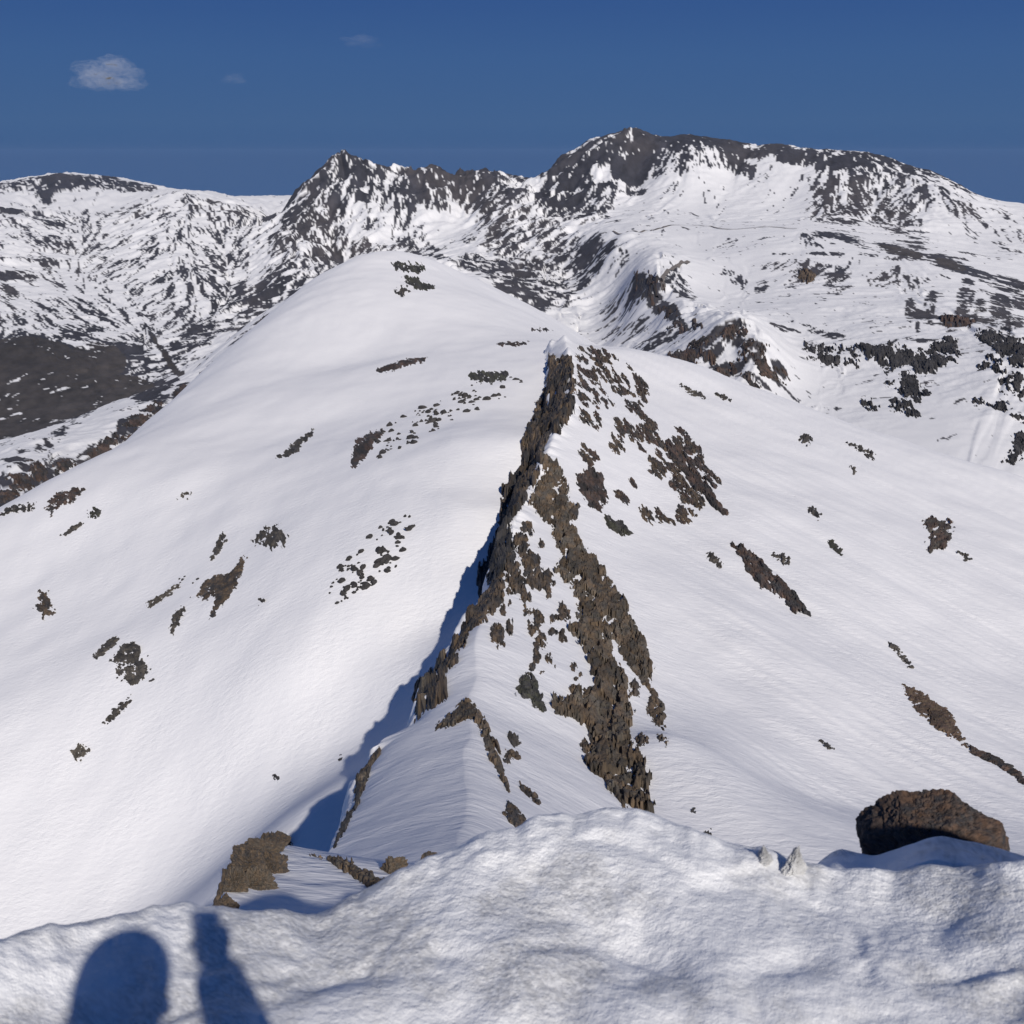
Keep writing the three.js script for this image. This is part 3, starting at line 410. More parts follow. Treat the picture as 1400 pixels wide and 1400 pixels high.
for (const e of [[712, 745, 10, 18, -10], [726, 766, 12, 14], [736, 792, 16, 14], [706, 800, 12, 12], [749, 798, 8, 18], [718, 815, 7, 9], [735, 845, 7, 13], [728, 860, 6, 8], [681, 868, 9, 16], [696, 857, 5, 9], [740, 874, 7, 12], [757, 864, 8, 6], [769, 871, 6, 8], [722, 780, 8, 10], [695, 1036, 5, 10], [703, 1032, 10, 4, 40], [720, 1082, 12, 4, 50], [732, 1092, 8, 4, 60], [752, 1120, 5, 3, 50], [700, 770, 10, 16], [720, 722, 10, 8], [870, 940, 6, 12], [878, 1012, 7, 10, -20], [905, 1010, 5, 9, -40], [815, 1010, 8, 16, 20], [800, 1020, 6, 10], [770, 840, 9, 10], [785, 700, 8, 10]])
  outcrop(ell(...e), { tone: ['dark', 'brown'], brk: 0.55, relief: 3.5, edge: 2.5, shear: -.3, label: `${e[2] * e[3] > 130 ? 'larger' : e[2] * e[3] > 60 ? 'small' : 'tiny'} rock breaking through snow ${nearest([[715, 760, 'under the shaded black cliff'], [745, 800, 'beside the middle of the longest rib'], [735, 860, 'above the lone mossy rock'], [685, 865, 'beside the ridge edge strip'], [705, 1040, 'along the tail of the brown knob'], [735, 1090, 'near the forked dark rock'], [880, 980, 'below the narrow rib'], [806, 1015, 'at the side of the lowest rib part'], [785, 700, 'beside the top of the longest rib']], e[0], e[1])}`, group: 'rocks on the ridge face' });
// sunlit far flank of the ridge: many small rocks streaked down the slope
const fl = 'rocks on the far flank of the ridge';
const flankMarks = [[775, 500, 'beside the far end of the cliff'], [830, 500, 'high on the flank near the cliff end'], [880, 535, 'high on the flank under the snow brow'], [805, 610, 'beside the middle of the cliff'], [810, 670, 'around the rusty patch by the upper rib'], [850, 580, 'in the upper middle of the rocky flank'], [885, 640, 'in the lower middle of the rocky flank'], [935, 618, 'above the upper slanting rib'], [925, 670, 'on the inner side of the upper slanting rib'], [985, 690, 'at the low end of the upper slanting rib'], [900, 705, 'at the lower edge of the rocky flank']];
outcrop([[786, 650], [805, 638], [825, 648], [830, 685], [822, 700], [805, 692], [793, 672]], { tone: ['dark', 'rust'], brk: 0.5, relief: 3, edge: 3, label: 'rusty dark patch of rock close beside the upper rib', });
outcrop([[828, 706], [850, 714], [866, 730], [850, 734], [832, 722]], { tone: ['dark', 'green'], brk: 0.4, relief: 3, edge: 2.5, label: 'dark lone rock on smooth snow just off the upper rib' });
outcrop([[908, 600], [930, 612], [950, 640], [970, 665], [985, 690], [1000, 702], [990, 706], [965, 680], [945, 662], [925, 632], [910, 615]], { tone: ['dark', 'rust'], brk: 0.4, relief: 3.5, edge: 2.5, tol: .5, label: 'long dark rib of rock slanting down the far flank, upper one', });
outcrop([[997, 742], [1020, 750], [1050, 775], [1075, 800], [1098, 832], [1085, 838], [1060, 815], [1038, 800], [1018, 775]], { tone: ['dark', 'rust'], brk: 0.55, relief: 3.5, edge: 2.5, tol: .5, label: 'long dark rib of rock slanting down the far flank, lower one' });
outcrop([[1078, 805], [1088, 810], [1100, 830], [1108, 842], [1098, 838], [1086, 824]], { tone: ['dark', 'dark'], brk: 0.3, relief: 3, edge: 2, label: 'thin dark sliver of rock beside the lower slanting rib' });
const inPoly = (P, x, y) => insideDist(P, x, y) > 0;
{
  const zone = [[788, 470], [850, 486], [895, 540], [945, 600], [985, 660], [1000, 705], [950, 715], [900, 712], [855, 700], [838, 660], [800, 630], [792, 560]], r = rng(77); let n = 0;
  for (let k = 0; k < 2200 && n < 240; k++) {
    const x = 780 + r() * 220, y = 466 + r() * 260; if (!inPoly(zone, x, y)) continue;
    const dens = fbm(x * 0.02, y * 0.02, 5.5, 2); if (dens < -0.12 + 0.25 * r() - 0.15 * smooth(820, 780, x)) continue;
    const far = smooth(700, 480, y), z = 0.5 + 0.9 * r() * r() + 0.3 * r(), s = mix(7.5, 4.5, far) * z, red = r() < .45;
    if (outcrop(ell(x, y, s * 1.6, s * 0.5, 50 + 16 * (r() - .5), 9), { name: 'rock_streak', tone: ['dark', red ? 'rust' : 'brown'], brk: 0.5, relief: 1.7, edge: 2.0, step: 1.0, scale: .25, label: `${z > 1 ? 'larger' : z > 0.7 ? 'small' : 'tiny'} ${red ? 'rusty' : 'dark'} rock streak ${nearest(flankMarks, x, y)}`, group: fl })) n++;
  }
}
{ // small stones sprinkled over the snow between crest and rib
  const zone = [[700, 740], [740, 720], [775, 800], [790, 870], [800, 930], [760, 950], [720, 910], [690, 900], [680, 830]], r = rng(19); let n = 0;
  for (let k = 0; k < 400 && n < 34; k++) {
    const x = 675 + r() * 130, y = 715 + r() * 240; if (!inPoly(zone, x, y) || fbm(x * 0.03, y * 0.03, 8.5, 2) < -0.05) continue;
    const z = r(), s = 2.2 + 4 * z * z;
    if (outcrop(ell(x, y, s * 0.8, s * 1.4, 20 * (r() - .5), 8), { name: 'rock_streak', tone: ['dark', 'brown'], brk: 0.4, relief: 2.4, edge: 1.8, step: 0.9, shear: -.2, scale: .28, label: `${z > 0.7 ? 'fist-shaped' : 'tiny'} stone in the snow ${nearest([[710, 770, 'under the shaded black cliff'], [755, 800, 'beside the middle of the longest rib'], [735, 870, 'above the lone mossy rock'], [690, 860, 'beside the ridge edge strip'], [785, 910, 'in the bend of the longest rib']], x, y)}`, group: 'stones sprinkled between crest and rib' })) n++;
  }
}
// rocks scattered over the left snow slope and the dome
for (const [poly, tone, label, brk] of [
  [[[537, 361], [552, 358], [575, 361], [582, 367], [575, 373], [560, 371], [540, 370]], ['green', 'dark'], 'upper dark turf patch on top of the snow dome', .4],
  [[[548, 379], [565, 376], [575, 384], [590, 390], [598, 391], [584, 397], [570, 396], [560, 389]], ['green', 'dark'], 'lower dark turf patch on top of the snow dome', .4],
  [[[541, 396], [555, 392], [562, 398], [552, 402], [542, 401]], ['dark', 'grey'], 'smallest dark patch on top of the snow dome', .6],
  [[[515, 506], [532, 498], [560, 490], [583, 488], [580, 494], [556, 500], [535, 506], [517, 511]], ['rust', 'dark'], 'thin brown bar of bare ground on the lower dome', .3],
  [[[637, 514], [650, 508], [675, 509], [695, 507], [692, 520], [670, 524], [650, 522]], ['green', 'dark'], 'dark green turf patch at the top of the stony band', .4],
  [[[482, 636], [482, 615], [490, 598], [506, 590], [522, 588], [520, 598], [510, 606], [506, 620], [492, 630], [486, 640]], ['rust', 'dark'], 'reddish brown patch at the lower end of the stony band', .3],
  [[[378, 624], [394, 612], [410, 600], [428, 588], [430, 592], [414, 606], [408, 618], [390, 626]], ['dark', 'grey'], 'dark slanting streak of rock beside the stony band', .6],
  [[[345, 738], [360, 722], [380, 716], [392, 732], [390, 746], [370, 750], [355, 746]], ['dark', 'grey'], 'broken grey rock cluster above the brown hooked patch', 1.0],
  [[[288, 762], [296, 740], [306, 728], [309, 738], [300, 756], [290, 766]], ['dark', 'grey'], 'narrow dark rock above the brown hooked patch', .6],
  [[[268, 820], [280, 796], [294, 786], [316, 786], [328, 762], [337, 764], [330, 786], [320, 806], [304, 826], [292, 845], [286, 842], [296, 818], [282, 818]], ['brown', 'dark'], 'hooked brown patch of bare ground on the shadow-side slope', .3],
  [[[232, 864], [234, 846], [246, 830], [252, 834], [246, 852], [236, 866]], ['dark', 'grey'], 'small dark rock below the brown hooked patch', .6],
  [[[127, 899], [140, 882], [160, 868], [165, 874], [150, 888], [132, 902]], ['dark', 'grey'], 'thin dark streak above the lowest broken cluster', .6],
  [[[150, 905], [165, 886], [184, 876], [190, 898], [206, 912], [196, 926], [176, 940], [168, 924]], ['dark', 'grey'], 'lowest broken cluster of dark rocks on the shadow-side slope', .95],
  [[[142, 988], [156, 970], [176, 952], [178, 960], [164, 976], [148, 990]], ['dark', 'grey'], 'dark slanting streak below the lowest broken cluster', .5],
  [[[48, 828], [54, 808], [64, 810], [70, 826], [74, 838], [62, 844], [54, 838]], ['brown', 'dark'], 'solitary brown rock on the outer shadow-side slope', .5],
  [[[62, 690], [80, 674], [100, 668], [114, 670], [104, 684], [84, 692], [70, 704]], ['dark', 'rust'], 'dark broken streaks near the shoulder of the shadow-side slope', .9],
  [[[118, 700], [128, 694], [140, 698], [136, 706], [124, 708]], ['green', 'dark'], 'dark round rock near the shoulder of the shadow-side slope', .4],
  [[[84, 732], [96, 722], [110, 714], [112, 718], [100, 726], [88, 733]], ['dark', 'grey'], 'thin dark sliver below the shoulder rocks', .4],
  [[[0, 701], [16, 694], [34, 691], [50, 688], [44, 695], [20, 700], [4, 706]], ['grey', 'dark'], 'faint grey scree streak on the shoulder of the shadow-side slope', 1.1],
  [[[680, 469], [700, 467.5], [722, 468], [720, 471], [698, 472], [682, 472]], ['dark', 'rust'], 'thin brown line of bare ground beside the ridge end', .2],
  [[[728, 451], [742, 449], [756, 452], [744, 454]], ['dark', 'rust'], 'thin brown line of bare ground beyond the ridge end', .2],
  [[[463, 1035], [467, 1035], [468, 1038], [463, 1039]], ['dark', 'dark'], 'tiny dark stone beside the edge of the long shadow', .1],
  [[[374, 1060], [381, 1060], [382, 1067], [375, 1070]], ['dark', 'dark'], 'tiny lone dark stone in the empty snow bowl', .1],
  [[[245, 680], [254, 673], [260, 672], [256, 680]], ['grey', 'grey'], 'faint grey speck of scree high on the shadow-side slope', 1],
  [[[97, 1032], [104, 1020], [116, 1018], [121, 1028], [110, 1038]], ['grey', 'grey'], 'faint grey scree below the lowest dark streak', 1.3],
  [[[350, 822], [354, 818], [360, 821], [356, 825]], ['grey', 'dark'], 'tiny grey rock beside the brown hooked patch', .5],
  [[[200, 824], [222, 812], [240, 800], [244, 804], [226, 818], [206, 830]], ['grey', 'grey'], 'faint scree trail between hooked patch and small rock', 1.4],
]) outcrop(poly, { tone, brk: brk + .25, relief: tone[0] === 'green' || tone[0] === 'rust' || brk < .25 ? 0.8 : 1.6, edge: 2.8, shear: .4, tol: .5, scale: .24, step: 1.05, label });
// rocks on the right snow slope
for (const [poly, tone, label, brk] of [
  [[[965, 757], [972, 754], [982, 762], [988, 774], [980, 775], [970, 766]], ['dark', 'grey'], 'small dark rock on the ridge side of the lower slanting rib', .3],
  [[[1056, 758], [1066, 756], [1078, 764], [1081, 773], [1072, 773], [1060, 764]], ['dark', 'grey'], 'small dark rock on the outer side of the lower slanting rib', .6],
  [[[1104, 694], [1112, 693], [1121, 703], [1119, 710], [1108, 702]], ['dark', 'grey'], 'small dark rock high on the open sunlit-side slope', .4],
  [[[1131, 741], [1140, 741], [1150, 752], [1150, 759], [1140, 753]], ['dark', 'green'], 'small dark green rock in the middle of the sunlit-side slope', .4],
  [[[1262, 712], [1275, 706], [1290, 712], [1304, 716], [1300, 738], [1282, 754], [1266, 752], [1270, 732]], ['grey', 'rust'], 'ring of brown rocks with snow inside on the sunlit-side slope', 1.1],
  [[[1308, 754], [1316, 755], [1328, 764], [1320, 766]], ['grey', 'dark'], 'faint small rock beside the ring of brown rocks', .7],
  [[[1092, 602], [1100, 594], [1110, 598], [1108, 607], [1096, 606]], ['dark', 'grey'], 'small broken rock below the shaded brow of the sunlit-side slope', .9],
  [[[1158, 606], [1172, 608], [1196, 622], [1192, 628], [1176, 618]], ['grey', 'dark'], 'faint row of stones below the shaded brow', 1.2],
  [[[1160, 640], [1168, 637], [1176, 642], [1168, 648]], ['grey', 'grey'], 'faint grey speck of stones under the row below the brow', 1.2],
  [[[1216, 880], [1226, 884], [1240, 900], [1250, 914], [1242, 912], [1228, 896]], ['dark', 'grey'], 'thin dark streak of rock above the brown wedge', .35],
  [[[1234, 936], [1250, 942], [1276, 956], [1296, 970], [1310, 996], [1322, 1020], [1300, 1008], [1278, 994], [1256, 976], [1246, 962]], ['brown', 'rust'], 'brown wedge of bare rock on the lower sunlit-side slope', .8],
  [[[1318, 1014], [1340, 1026], [1366, 1036], [1390, 1052], [1416, 1076], [1412, 1082], [1386, 1064], [1360, 1044], [1330, 1032]], ['dark', 'rust'], 'narrow dark line of rock trailing from the brown wedge', .25],
  [[[1116, 1010], [1126, 1013], [1140, 1024], [1134, 1026]], ['dark', 'grey'], 'tiny dark sliver in the middle of the lower sunlit-side slope', .4],
  [[[962, 1132], [970, 1136], [980, 1150], [976, 1156], [964, 1148]], ['dark', 'grey'], 'small black rock just beyond the foreground snow rim', .3],
  [[[946, 1108], [951, 1107], [952, 1113], [948, 1113]], ['dark', 'dark'], 'tiny black stone above the foreground snow rim', .1],
  [[[930, 525], [944, 532], [958, 538], [966, 545], [950, 542], [936, 534]], ['dark', 'grey'], 'dark streak of rocks on the brow beyond the ridge', .8],
  [[[980, 538], [990, 541], [997, 548], [988, 547]], ['dark', 'grey'], 'small dark rock on the brow beyond the ridge', .5],
]) outcrop(poly, { tone, brk: brk + .25, relief: 1.7, edge: 2.6, shear: -.5, tol: .5, scale: .24, step: 1.05, label });
// crags on the far terrain that stand out one by one
const cragSets = {
  'crags in the snow bowl beyond the sunlit-side slope': ['dark crag of the rock band in the snow bowl beyond the sunlit-side slope', ['dark', 'dark'], [
    [[1100, 471], [1141, 473], [1140, 480], [1108, 481], [1098, 479]], [[1100, 485], [1115, 486], [1128, 483], [1143, 490], [1171, 494], [1171, 500], [1143, 501], [1121, 494], [1106, 492]], [[1147, 475], [1175, 474], [1175, 479], [1149, 480]], [[1162, 482], [1175, 483], [1175, 489], [1163, 489]],
    [[1212, 521], [1221, 521], [1221, 531], [1212, 530]], [[1216, 547], [1237, 547], [1258, 563], [1257, 569], [1235, 568], [1222, 557]], [[1231, 505], [1250, 509], [1259, 524], [1275, 539], [1272, 545], [1259, 539], [1259, 551], [1246, 549], [1233, 538], [1226, 524], [1231, 516]], [[1182, 545], [1196, 552], [1200, 562], [1186, 560], [1178, 552]]]],
  'crags at the far end of the bowl': ['black crag among rocks on the bowl side beyond the rock band', ['dark', 'dark'], [
    [[1336, 454], [1351, 450], [1376, 460], [1410, 471], [1440, 490], [1440, 510], [1400, 500], [1379, 494], [1351, 473], [1338, 466]], [[1346, 483], [1370, 494], [1357, 496]], [[1340, 499], [1372, 504], [1372, 510], [1342, 506]], [[1369, 520], [1383, 522], [1387, 537], [1379, 539], [1371, 529]], [[1379, 507], [1398, 514], [1402, 550], [1391, 548], [1387, 529]], [[1353, 554], [1368, 549], [1382, 559], [1368, 563]], [[1385, 568], [1402, 571], [1402, 579]], [[1383, 590], [1404, 593], [1404, 612], [1388, 632], [1370, 632], [1385, 623]], [[1330, 548], [1342, 545], [1346, 550], [1336, 554]]]],
  'crags of the connecting crest': ['dark crag on the rocky crest beyond the end of the ridge', ['dark', 'rust'], [
    [[983, 449], [1000, 445], [1021, 451], [1019, 460], [1000, 458], [996, 464], [979, 458]], [[942, 471], [970, 460], [979, 451], [976, 462], [966, 469], [951, 475]], [[1013, 475], [1026, 466], [1032, 471], [1021, 481], [1013, 480]], [[1036, 472], [1048, 473], [1047, 480]], [[912, 486], [940, 475], [953, 481], [983, 492], [970, 495], [944, 496], [921, 502]], [[998, 493], [1039, 486], [1049, 490], [1047, 495], [1004, 496]], [[1032, 494], [1047, 496], [1064, 518], [1073, 525], [1043, 514]], [[1060, 504], [1073, 507], [1079, 520]], [[972, 509], [994, 496], [1006, 510], [987, 514], [981, 520], [946, 517]], [[1013, 511], [1041, 530], [1037, 532], [1020, 521]], [[1015, 530], [1054, 543], [1050, 546], [1034, 540]], [[878, 404], [893, 402], [921, 428], [944, 439], [959, 448], [949, 449], [914, 451], [916, 439], [893, 419]], [[866, 380], [880, 376], [900, 380], [905, 392], [890, 400], [872, 392]]]],
  'crags behind the outer flank of the dome': ['dark crag in the rocky belt behind the outer flank of the dome', ['dark', 'rust'], [
    [[40, 629], [57, 631], [66, 646], [60, 657], [46, 657], [43, 643]], [[77, 633], [100, 630], [101, 639], [89, 646], [79, 643]], [[109, 637], [123, 617], [143, 603], [159, 591], [157, 603], [146, 620], [123, 634]], [[164, 583], [177, 570], [197, 567], [210, 574], [206, 581], [186, 584]], [[169, 600], [189, 588], [189, 594], [171, 604]], [[197, 561], [209, 550], [223, 551], [223, 563], [209, 567]], [[237, 543], [251, 524], [259, 534], [251, 549], [240, 550]], [[0, 674], [20, 666], [29, 677], [17, 683], [-4, 690]], [[11, 651], [29, 649], [46, 660], [43, 669], [17, 666]], [[276, 510], [290, 498], [300, 496], [296, 508], [282, 518]], [[300, 490], [318, 478], [324, 484], [306, 498]], [[350, 444], [368, 430], [374, 434], [356, 450]]]],
};
const cragLabels = {"crags in the snow bowl beyond the sunlit-side slope": ["upper thin crag at the start of the rock band, reddish black", "lower long crag at the start of the rock band", "flat crag just before the largest crag of the band", "small crag tucked under the flat crag of the band", "round lone rock below the largest crag of the band", "lowest oval crag hanging below the rock band", "broken crag hanging straight under the largest crag", "scattered small stones beside the lowest oval crag"], "crags at the far end of the bowl": ["biggest black crag beyond the end of the rock band", "small crag just under the biggest black crag", "thin bar of rock under the biggest black crag", "blocky crag halfway down the bowl side", "long narrow crag beside the blocky one on the bowl side", "broken cluster below the blocky crag on the bowl side", "low black wedge below the broken cluster", "lowest hooked crag by the shaded snow brow", "few faint stones beside the broken cluster"], "crags of the connecting crest": ["brown crag capping the knoll on the crest beyond the ridge", "dark crag at the ridge-side foot of the knoll", "crag on the near side of the knoll", "small crag at the far side of the knoll", "broad rusty crag at the near foot of the crest", "grey slab of scree below the knoll", "dark rib slanting down from the grey scree slab", "short dark rib beyond the slanting rib", "wedge of grey scree just behind the snow brow", "thin dark streak below the scree wedge", "lowest thin streak along the snow brow", "jagged dark comb of the rocky crest behind the ridge end", "reddish crag at the top of the jagged comb"], "crags behind the outer flank of the dome": ["upright brown crag in the belt behind the dome flank", "oval green-black crag beside the upright brown crag", "longest rusty crag touching the dome flank skyline", "broad dark crag above the longest rusty crag", "thin crag on the skyline beside the longest rusty crag", "square crag above the broad dark crag", "reddish crag high on the dome flank skyline", "lowest black crag of the belt by the shoulder", "low dark crag between lowest and upright crag", "small crag on the steep skyline under the buttress", "narrow crag on the upper skyline of the dome flank", "topmost small crag on the dome flank skyline"]};
for (const [group, [, tone, polys]] of Object.entries(cragSets)) for (const [k, p] of polys.entries()) outcrop(p, { name: 'crag', far: true, tone, brk: 0.8, relief: 2.2, edge: 3.4, tol: .35, scale: .22, step: 1.1, label: cragLabels[group][k], group });
outcrop([[1175, 471], [1229, 472], [1237, 477], [1269, 477], [1274, 466], [1299, 463], [1306, 469], [1310, 487], [1289, 481], [1306, 494], [1286, 499], [1289, 507], [1259, 509], [1239, 499], [1222, 505], [1214, 509], [1207, 503], [1190, 494], [1184, 484]], { far: true, tone: ['dark', 'dark'], brk: 0.85, relief: 2.6, edge: 4, tol: .4, scale: .2, step: 1.1, label: 'largest dark crag of the rock band in the snow bowl', category: 'rock' });
outcrop([[1286, 433], [1300, 432], [1320, 434], [1332, 440], [1328, 445], [1306, 446], [1290, 442]], { far: true, tone: ['rust', 'rust'], brk: 0.3, relief: 2.5, edge: 2.5, label: 'reddish crag on the slope above the rock band' });
outcrop([[1092, 372], [1104, 369], [1118, 373], [1116, 381], [1104, 386], [1094, 382]], { far: true, tone: ['brown', 'brown'], brk: 0.5, relief: 2.5, edge: 2.5, label: 'small light brown crag under the plateau rim' });
console.log('outcrops', patchSeed, patchTris);

// ---------------------------------------------------------------- chiselled blocks: stones, boulders
function block(seed, detail, planes, rough = 0.06, freq = 2.2, tones = ['dark', 'brown']) {
  const r = rng(seed), g0 = new THREE.IcosahedronGeometry(1, detail), p = g0.attributes.position, cut = planes ?? [];
  if (!planes) for (let i = 0; i < 13; i++) { const t = Math.acos(2 * r() - 1), f = r() * 6.283; cut.push([Math.sin(t) * Math.cos(f), Math.cos(t), Math.sin(t) * Math.sin(f), 0.6 + 0.35 * r()]); }
  const C = new Float32Array(p.count * 3), A = RC[tones[0]], B = RC[tones[1]], so = seed * 3.1;
  for (let i = 0; i < p.count; i++) {
    let x = p.getX(i), y = p.getY(i), z = p.getZ(i); const l = Math.hypot(x, y, z); x /= l; y /= l; z /= l;
    let R = 1.4; for (const c of cut) { const d = x * c[0] + y * c[1] + z * c[2]; if (d > 0.02) R = Math.min(R, c[3] / d); }
    R *= 1 + rough * (fbm(x * freq + so, y * freq, z * freq, 3, 0.5) + 0.7 * (ridged(x * freq * 2.2 + so, y * freq * 4.4, z * freq * 2.2, 3) - 0.4)); if (detail > 3) { const cr = ridged(x * 4.2 + so + 2, y * 6.5 + x, z * 4.2, 3, 0.6); R *= 1 + 0.25 * rough * fbm(x * 14 + so, y * 18, z * 14, 3, 0.7) - 0.55 * rough * smooth(0.62, 0.8, cr) ; }
    p.setXYZ(i, x * R, y * R, z * R);
    const t = clamp(0.5 + 1.3 * fbm(x * 3 + so, y * 6, z * 3 + 4, 5, 0.7), 0, 1), k = Math.max(0.25, 1 + 0.9 * fbm(x * 9 + so, y * 15, z * 9, 4, 0.75));
    for (let c = 0; c < 3; c++) C[i * 3 + c] = mix(A[c], B[c], t) * k;
  }
  g0.setAttribute('color', new THREE.BufferAttribute(C, 3)); g0.computeVertexNormals(); return g0;
}
{ // loose stones of the two stony patches on the shadow-side slope: one by one
  const shapes = [1, 2, 3, 4, 5].map(s => block(s * 17, 1, null, 0.16, 2.2, ['dark', 'dark'])), r = rng(31); let n = 0;
  const field = (poly, count, smin, smax, label, group, marks) => {
    const xs = poly.map(p => p[0]), ys = poly.map(p => p[1]), x0 = Math.min(...xs), x1 = Math.max(...xs), y0 = Math.min(...ys), y1 = Math.max(...ys);
    for (let k = 0, m = 0; k < count * 30 && m < count; k++) {
      const x = x0 + r() * (x1 - x0), y = y0 + r() * (y1 - y0); if (!inPoly(poly, x, y) || fbm(x * .05, y * .05, 2.2, 2) < -0.15 + 0.25 * r()) continue;
      const h = castNear(x, y); if (!h) continue; const z = r() ** 2.2, s = mix(smin, smax, z) * h.px, lab = marks ? `${z > 0.5 ? 'large' : z > 0.12 ? 'middling' : 'small'} ${label} ${nearest(marks, x, y)}` : label;
      const o = put('stone', shapes[Math.floor(r() * 5)], M.rock, { label: lab, category: 'stone', group });
      o.position.set(h.x, nearH(h.x, h.z) + s * 0.15, h.z); o.scale.set(s * (0.9 + .5 * r()), s * (0.8 + .5 * r()), s * (0.9 + .9 * r())); o.rotation.set(r() * .6, r() * 6.28, r() * .6); m++; n++;
    }
  };
  field([[448, 800], [470, 770], [500, 740], [535, 705], [560, 700], [590, 702], [556, 728], [555, 755], [530, 790], [500, 806], [460, 826], [446, 816]], 130, 1.5, 5.6, 'dark stone in the loose fan of stones,', 'stones of the fan on the shadow-side slope', [[470, 805, 'at its broad lower end'], [515, 765, 'in its middle'], [565, 710, 'at its narrow upper end']]);
  field([[506, 600], [540, 576], [580, 556], [640, 528], [700, 515], [716, 520], [690, 545], [640, 568], [600, 590], [570, 604], [530, 625], [500, 634]], 140, 1.3, 4.6, 'dark stone of the stony band', 'stones of the stony band', [[520, 610, 'beside the reddish brown patch'], [590, 575, 'halfway between reddish patch and turf'], [670, 535, 'just below the green turf patch']]);
  field([[148, 880], [200, 880], [212, 930], [170, 945], [150, 920]], 14, 1.2, 2.6, 'loose dark stone around the lowest broken cluster', 'stones round the lowest cluster');
  field([[230, 800], [260, 780], [290, 790], [250, 850], [225, 870]], 12, 1, 2.2, 'loose dark stone beside the brown hooked patch', 'stones by the hooked patch');
  console.log('stones', n);
}

// ---------------------------------------------------------------- the summit snow underfoot, its rim, and what stands on it
const rim = curve([[-240, 1330, 2.35], [-60, 1322, 2.4], [0, 1308, 2.4], [60, 1290, 2.45], [130, 1272, 2.5], [190, 1258, 2.5], [270, 1250, 2.55], [400, 1256, 2.55], [500, 1224, 2.65], [600, 1184, 2.8], [700, 1148, 2.9], [780, 1121, 3], [850, 1110, 3.05], [890, 1116, 3.05], [950, 1144, 2.95], [1050, 1168, 2.9], [1110, 1188, 2.9], [1200, 1196, 2.95], [1300, 1192, 3], [1400, 1184, 3], [1600, 1168, 3.1]]
  .map(([px, py, d]) => { const r = ray(px, py); return [r.az, d, r.t * d]; }));
const rimSoft = curve([...Array(41).keys()].map(i => { const a = -0.70 + i * 0.034; let d = 0, y = 0; for (let k = -6; k <= 6; k++) { const q = clamp(a + k * 0.035, -0.72, 0.63); d += rim(q, 1); y += rim(q, 2); } return [a, d / 13, y / 13]; }));
function foreH(x, z) {
  const d = Math.hypot(x, z), az = Math.atan2(x, -z), a = clamp(az, -0.66, 0.62), q = fbm(a * 7, 2.2, 7, 3, 0.6) * 0.05;
  const rd0 = rim(a, 1), near = Math.exp(-(((d - rd0) / 0.16) ** 2)), rd = rd0 + q * near, ry = rim(a, 2) + fbm(a * 22, 1, 3, 3, 0.6) * 0.02 * near;
  let y;
  if (d < rd) { const u = d / rd, w = smooth(0.72, 1, u), ys = mix(rimSoft(a, 2), ry, w), us = mix(Math.min(1, d / rimSoft(a, 1)), u, w); y = mix(-1.60, ys, smooth(0.15, 1.0, us) * 0.55 + 0.45 * us * us); }
  else {
    const e = d - rd; y = ry - 1.25 * e * e / (e + 0.16);
    const bench = smooth(0.24, 0.34, az) * smooth(5.6, 4.6, d); // the little shelf that carries the boulder
    if (bench > 0) y = mix(y, Math.max(y, -2.585 - (d < 4.15 ? 0.45 : 0.9) * (d - 4.15) - 0.9 * smooth(3.55, 3.2, d) - 0.16 * smooth(0.43, 0.36, az) + 0.02 * fbm(x * 4, 1, z * 4, 3)), bench);
  }
  if (Math.abs(az) > 1.2) y = mix(y, -1.62, smooth(1.2, 1.9, Math.abs(az)));
  const wx = x + 0.12 * n2(x * 3, z * 3), wz = z + 0.12 * n2(x * 3 + 7, z * 3);
  const n1 = n3(wx * 3.2, 4.3, wz * 2.4), n4 = n3(wx * 7.5, 1.3, wz * 6), clump = 0.6 - 3 * n1 * n1 + n1, c2 = 0.5 - 3 * n4 * n4 + 0.6 * n4;
  const lump = fbm(x * 1.5, 0.3, z * 1.1, 2, 0.45) * 0.036 + clump * 0.020 + c2 * 0.012 + fbm(x * 24, 2.3, z * 24, 3, 0.7) * 0.0034;
  y += lump * smooth(0.5, 1.4, d) * (d > rd ? Math.exp(-(d - rd) * 1.5) : 1);
  // the drift to the right, outside the picture, that keeps the boulder's foot in shade
  y += 0.68 * Math.exp(-(((x - 2.38) / 0.75) ** 4 + ((z + 1.95) / 0.32) ** 2));
  return y;
}
{
  const azs = angles([[-180, -66, 3], [-66, -32, 0.5], [-32, 32, 0.17], [32, 66, 0.5], [66, 180, 3]]), ds = [0.02]; for (let d = 0.15; d < 1.4; d += 0.08) ds.push(d); for (let d = 1.4; d < 3.3; d += 0.01) ds.push(d); for (let d = 3.3; d < 9; d += 0.06) ds.push(d);
  const grains = rng(12);
  // white firn with greyer, coarse-grained wet patches, as the photograph shows them
  const firn = (x, y, z) => { const p = smooth(-0.15, 0.35, fbm(x * 2.6 + 3, 7.7, z * 1.8, 4, 0.62)), g = (grains() - 0.5) * (0.06 + 0.26 * p), v = Math.min(0.94, mix(0.92, 0.68, p) + g); return [v, v, v]; };
  put('snow_ledge', polarSheet(azs, ds, foreH, firn, 1.3), M.snowNear, { kind: 'structure', label: 'lumpy sunlit summit snow in the foreground' });
}
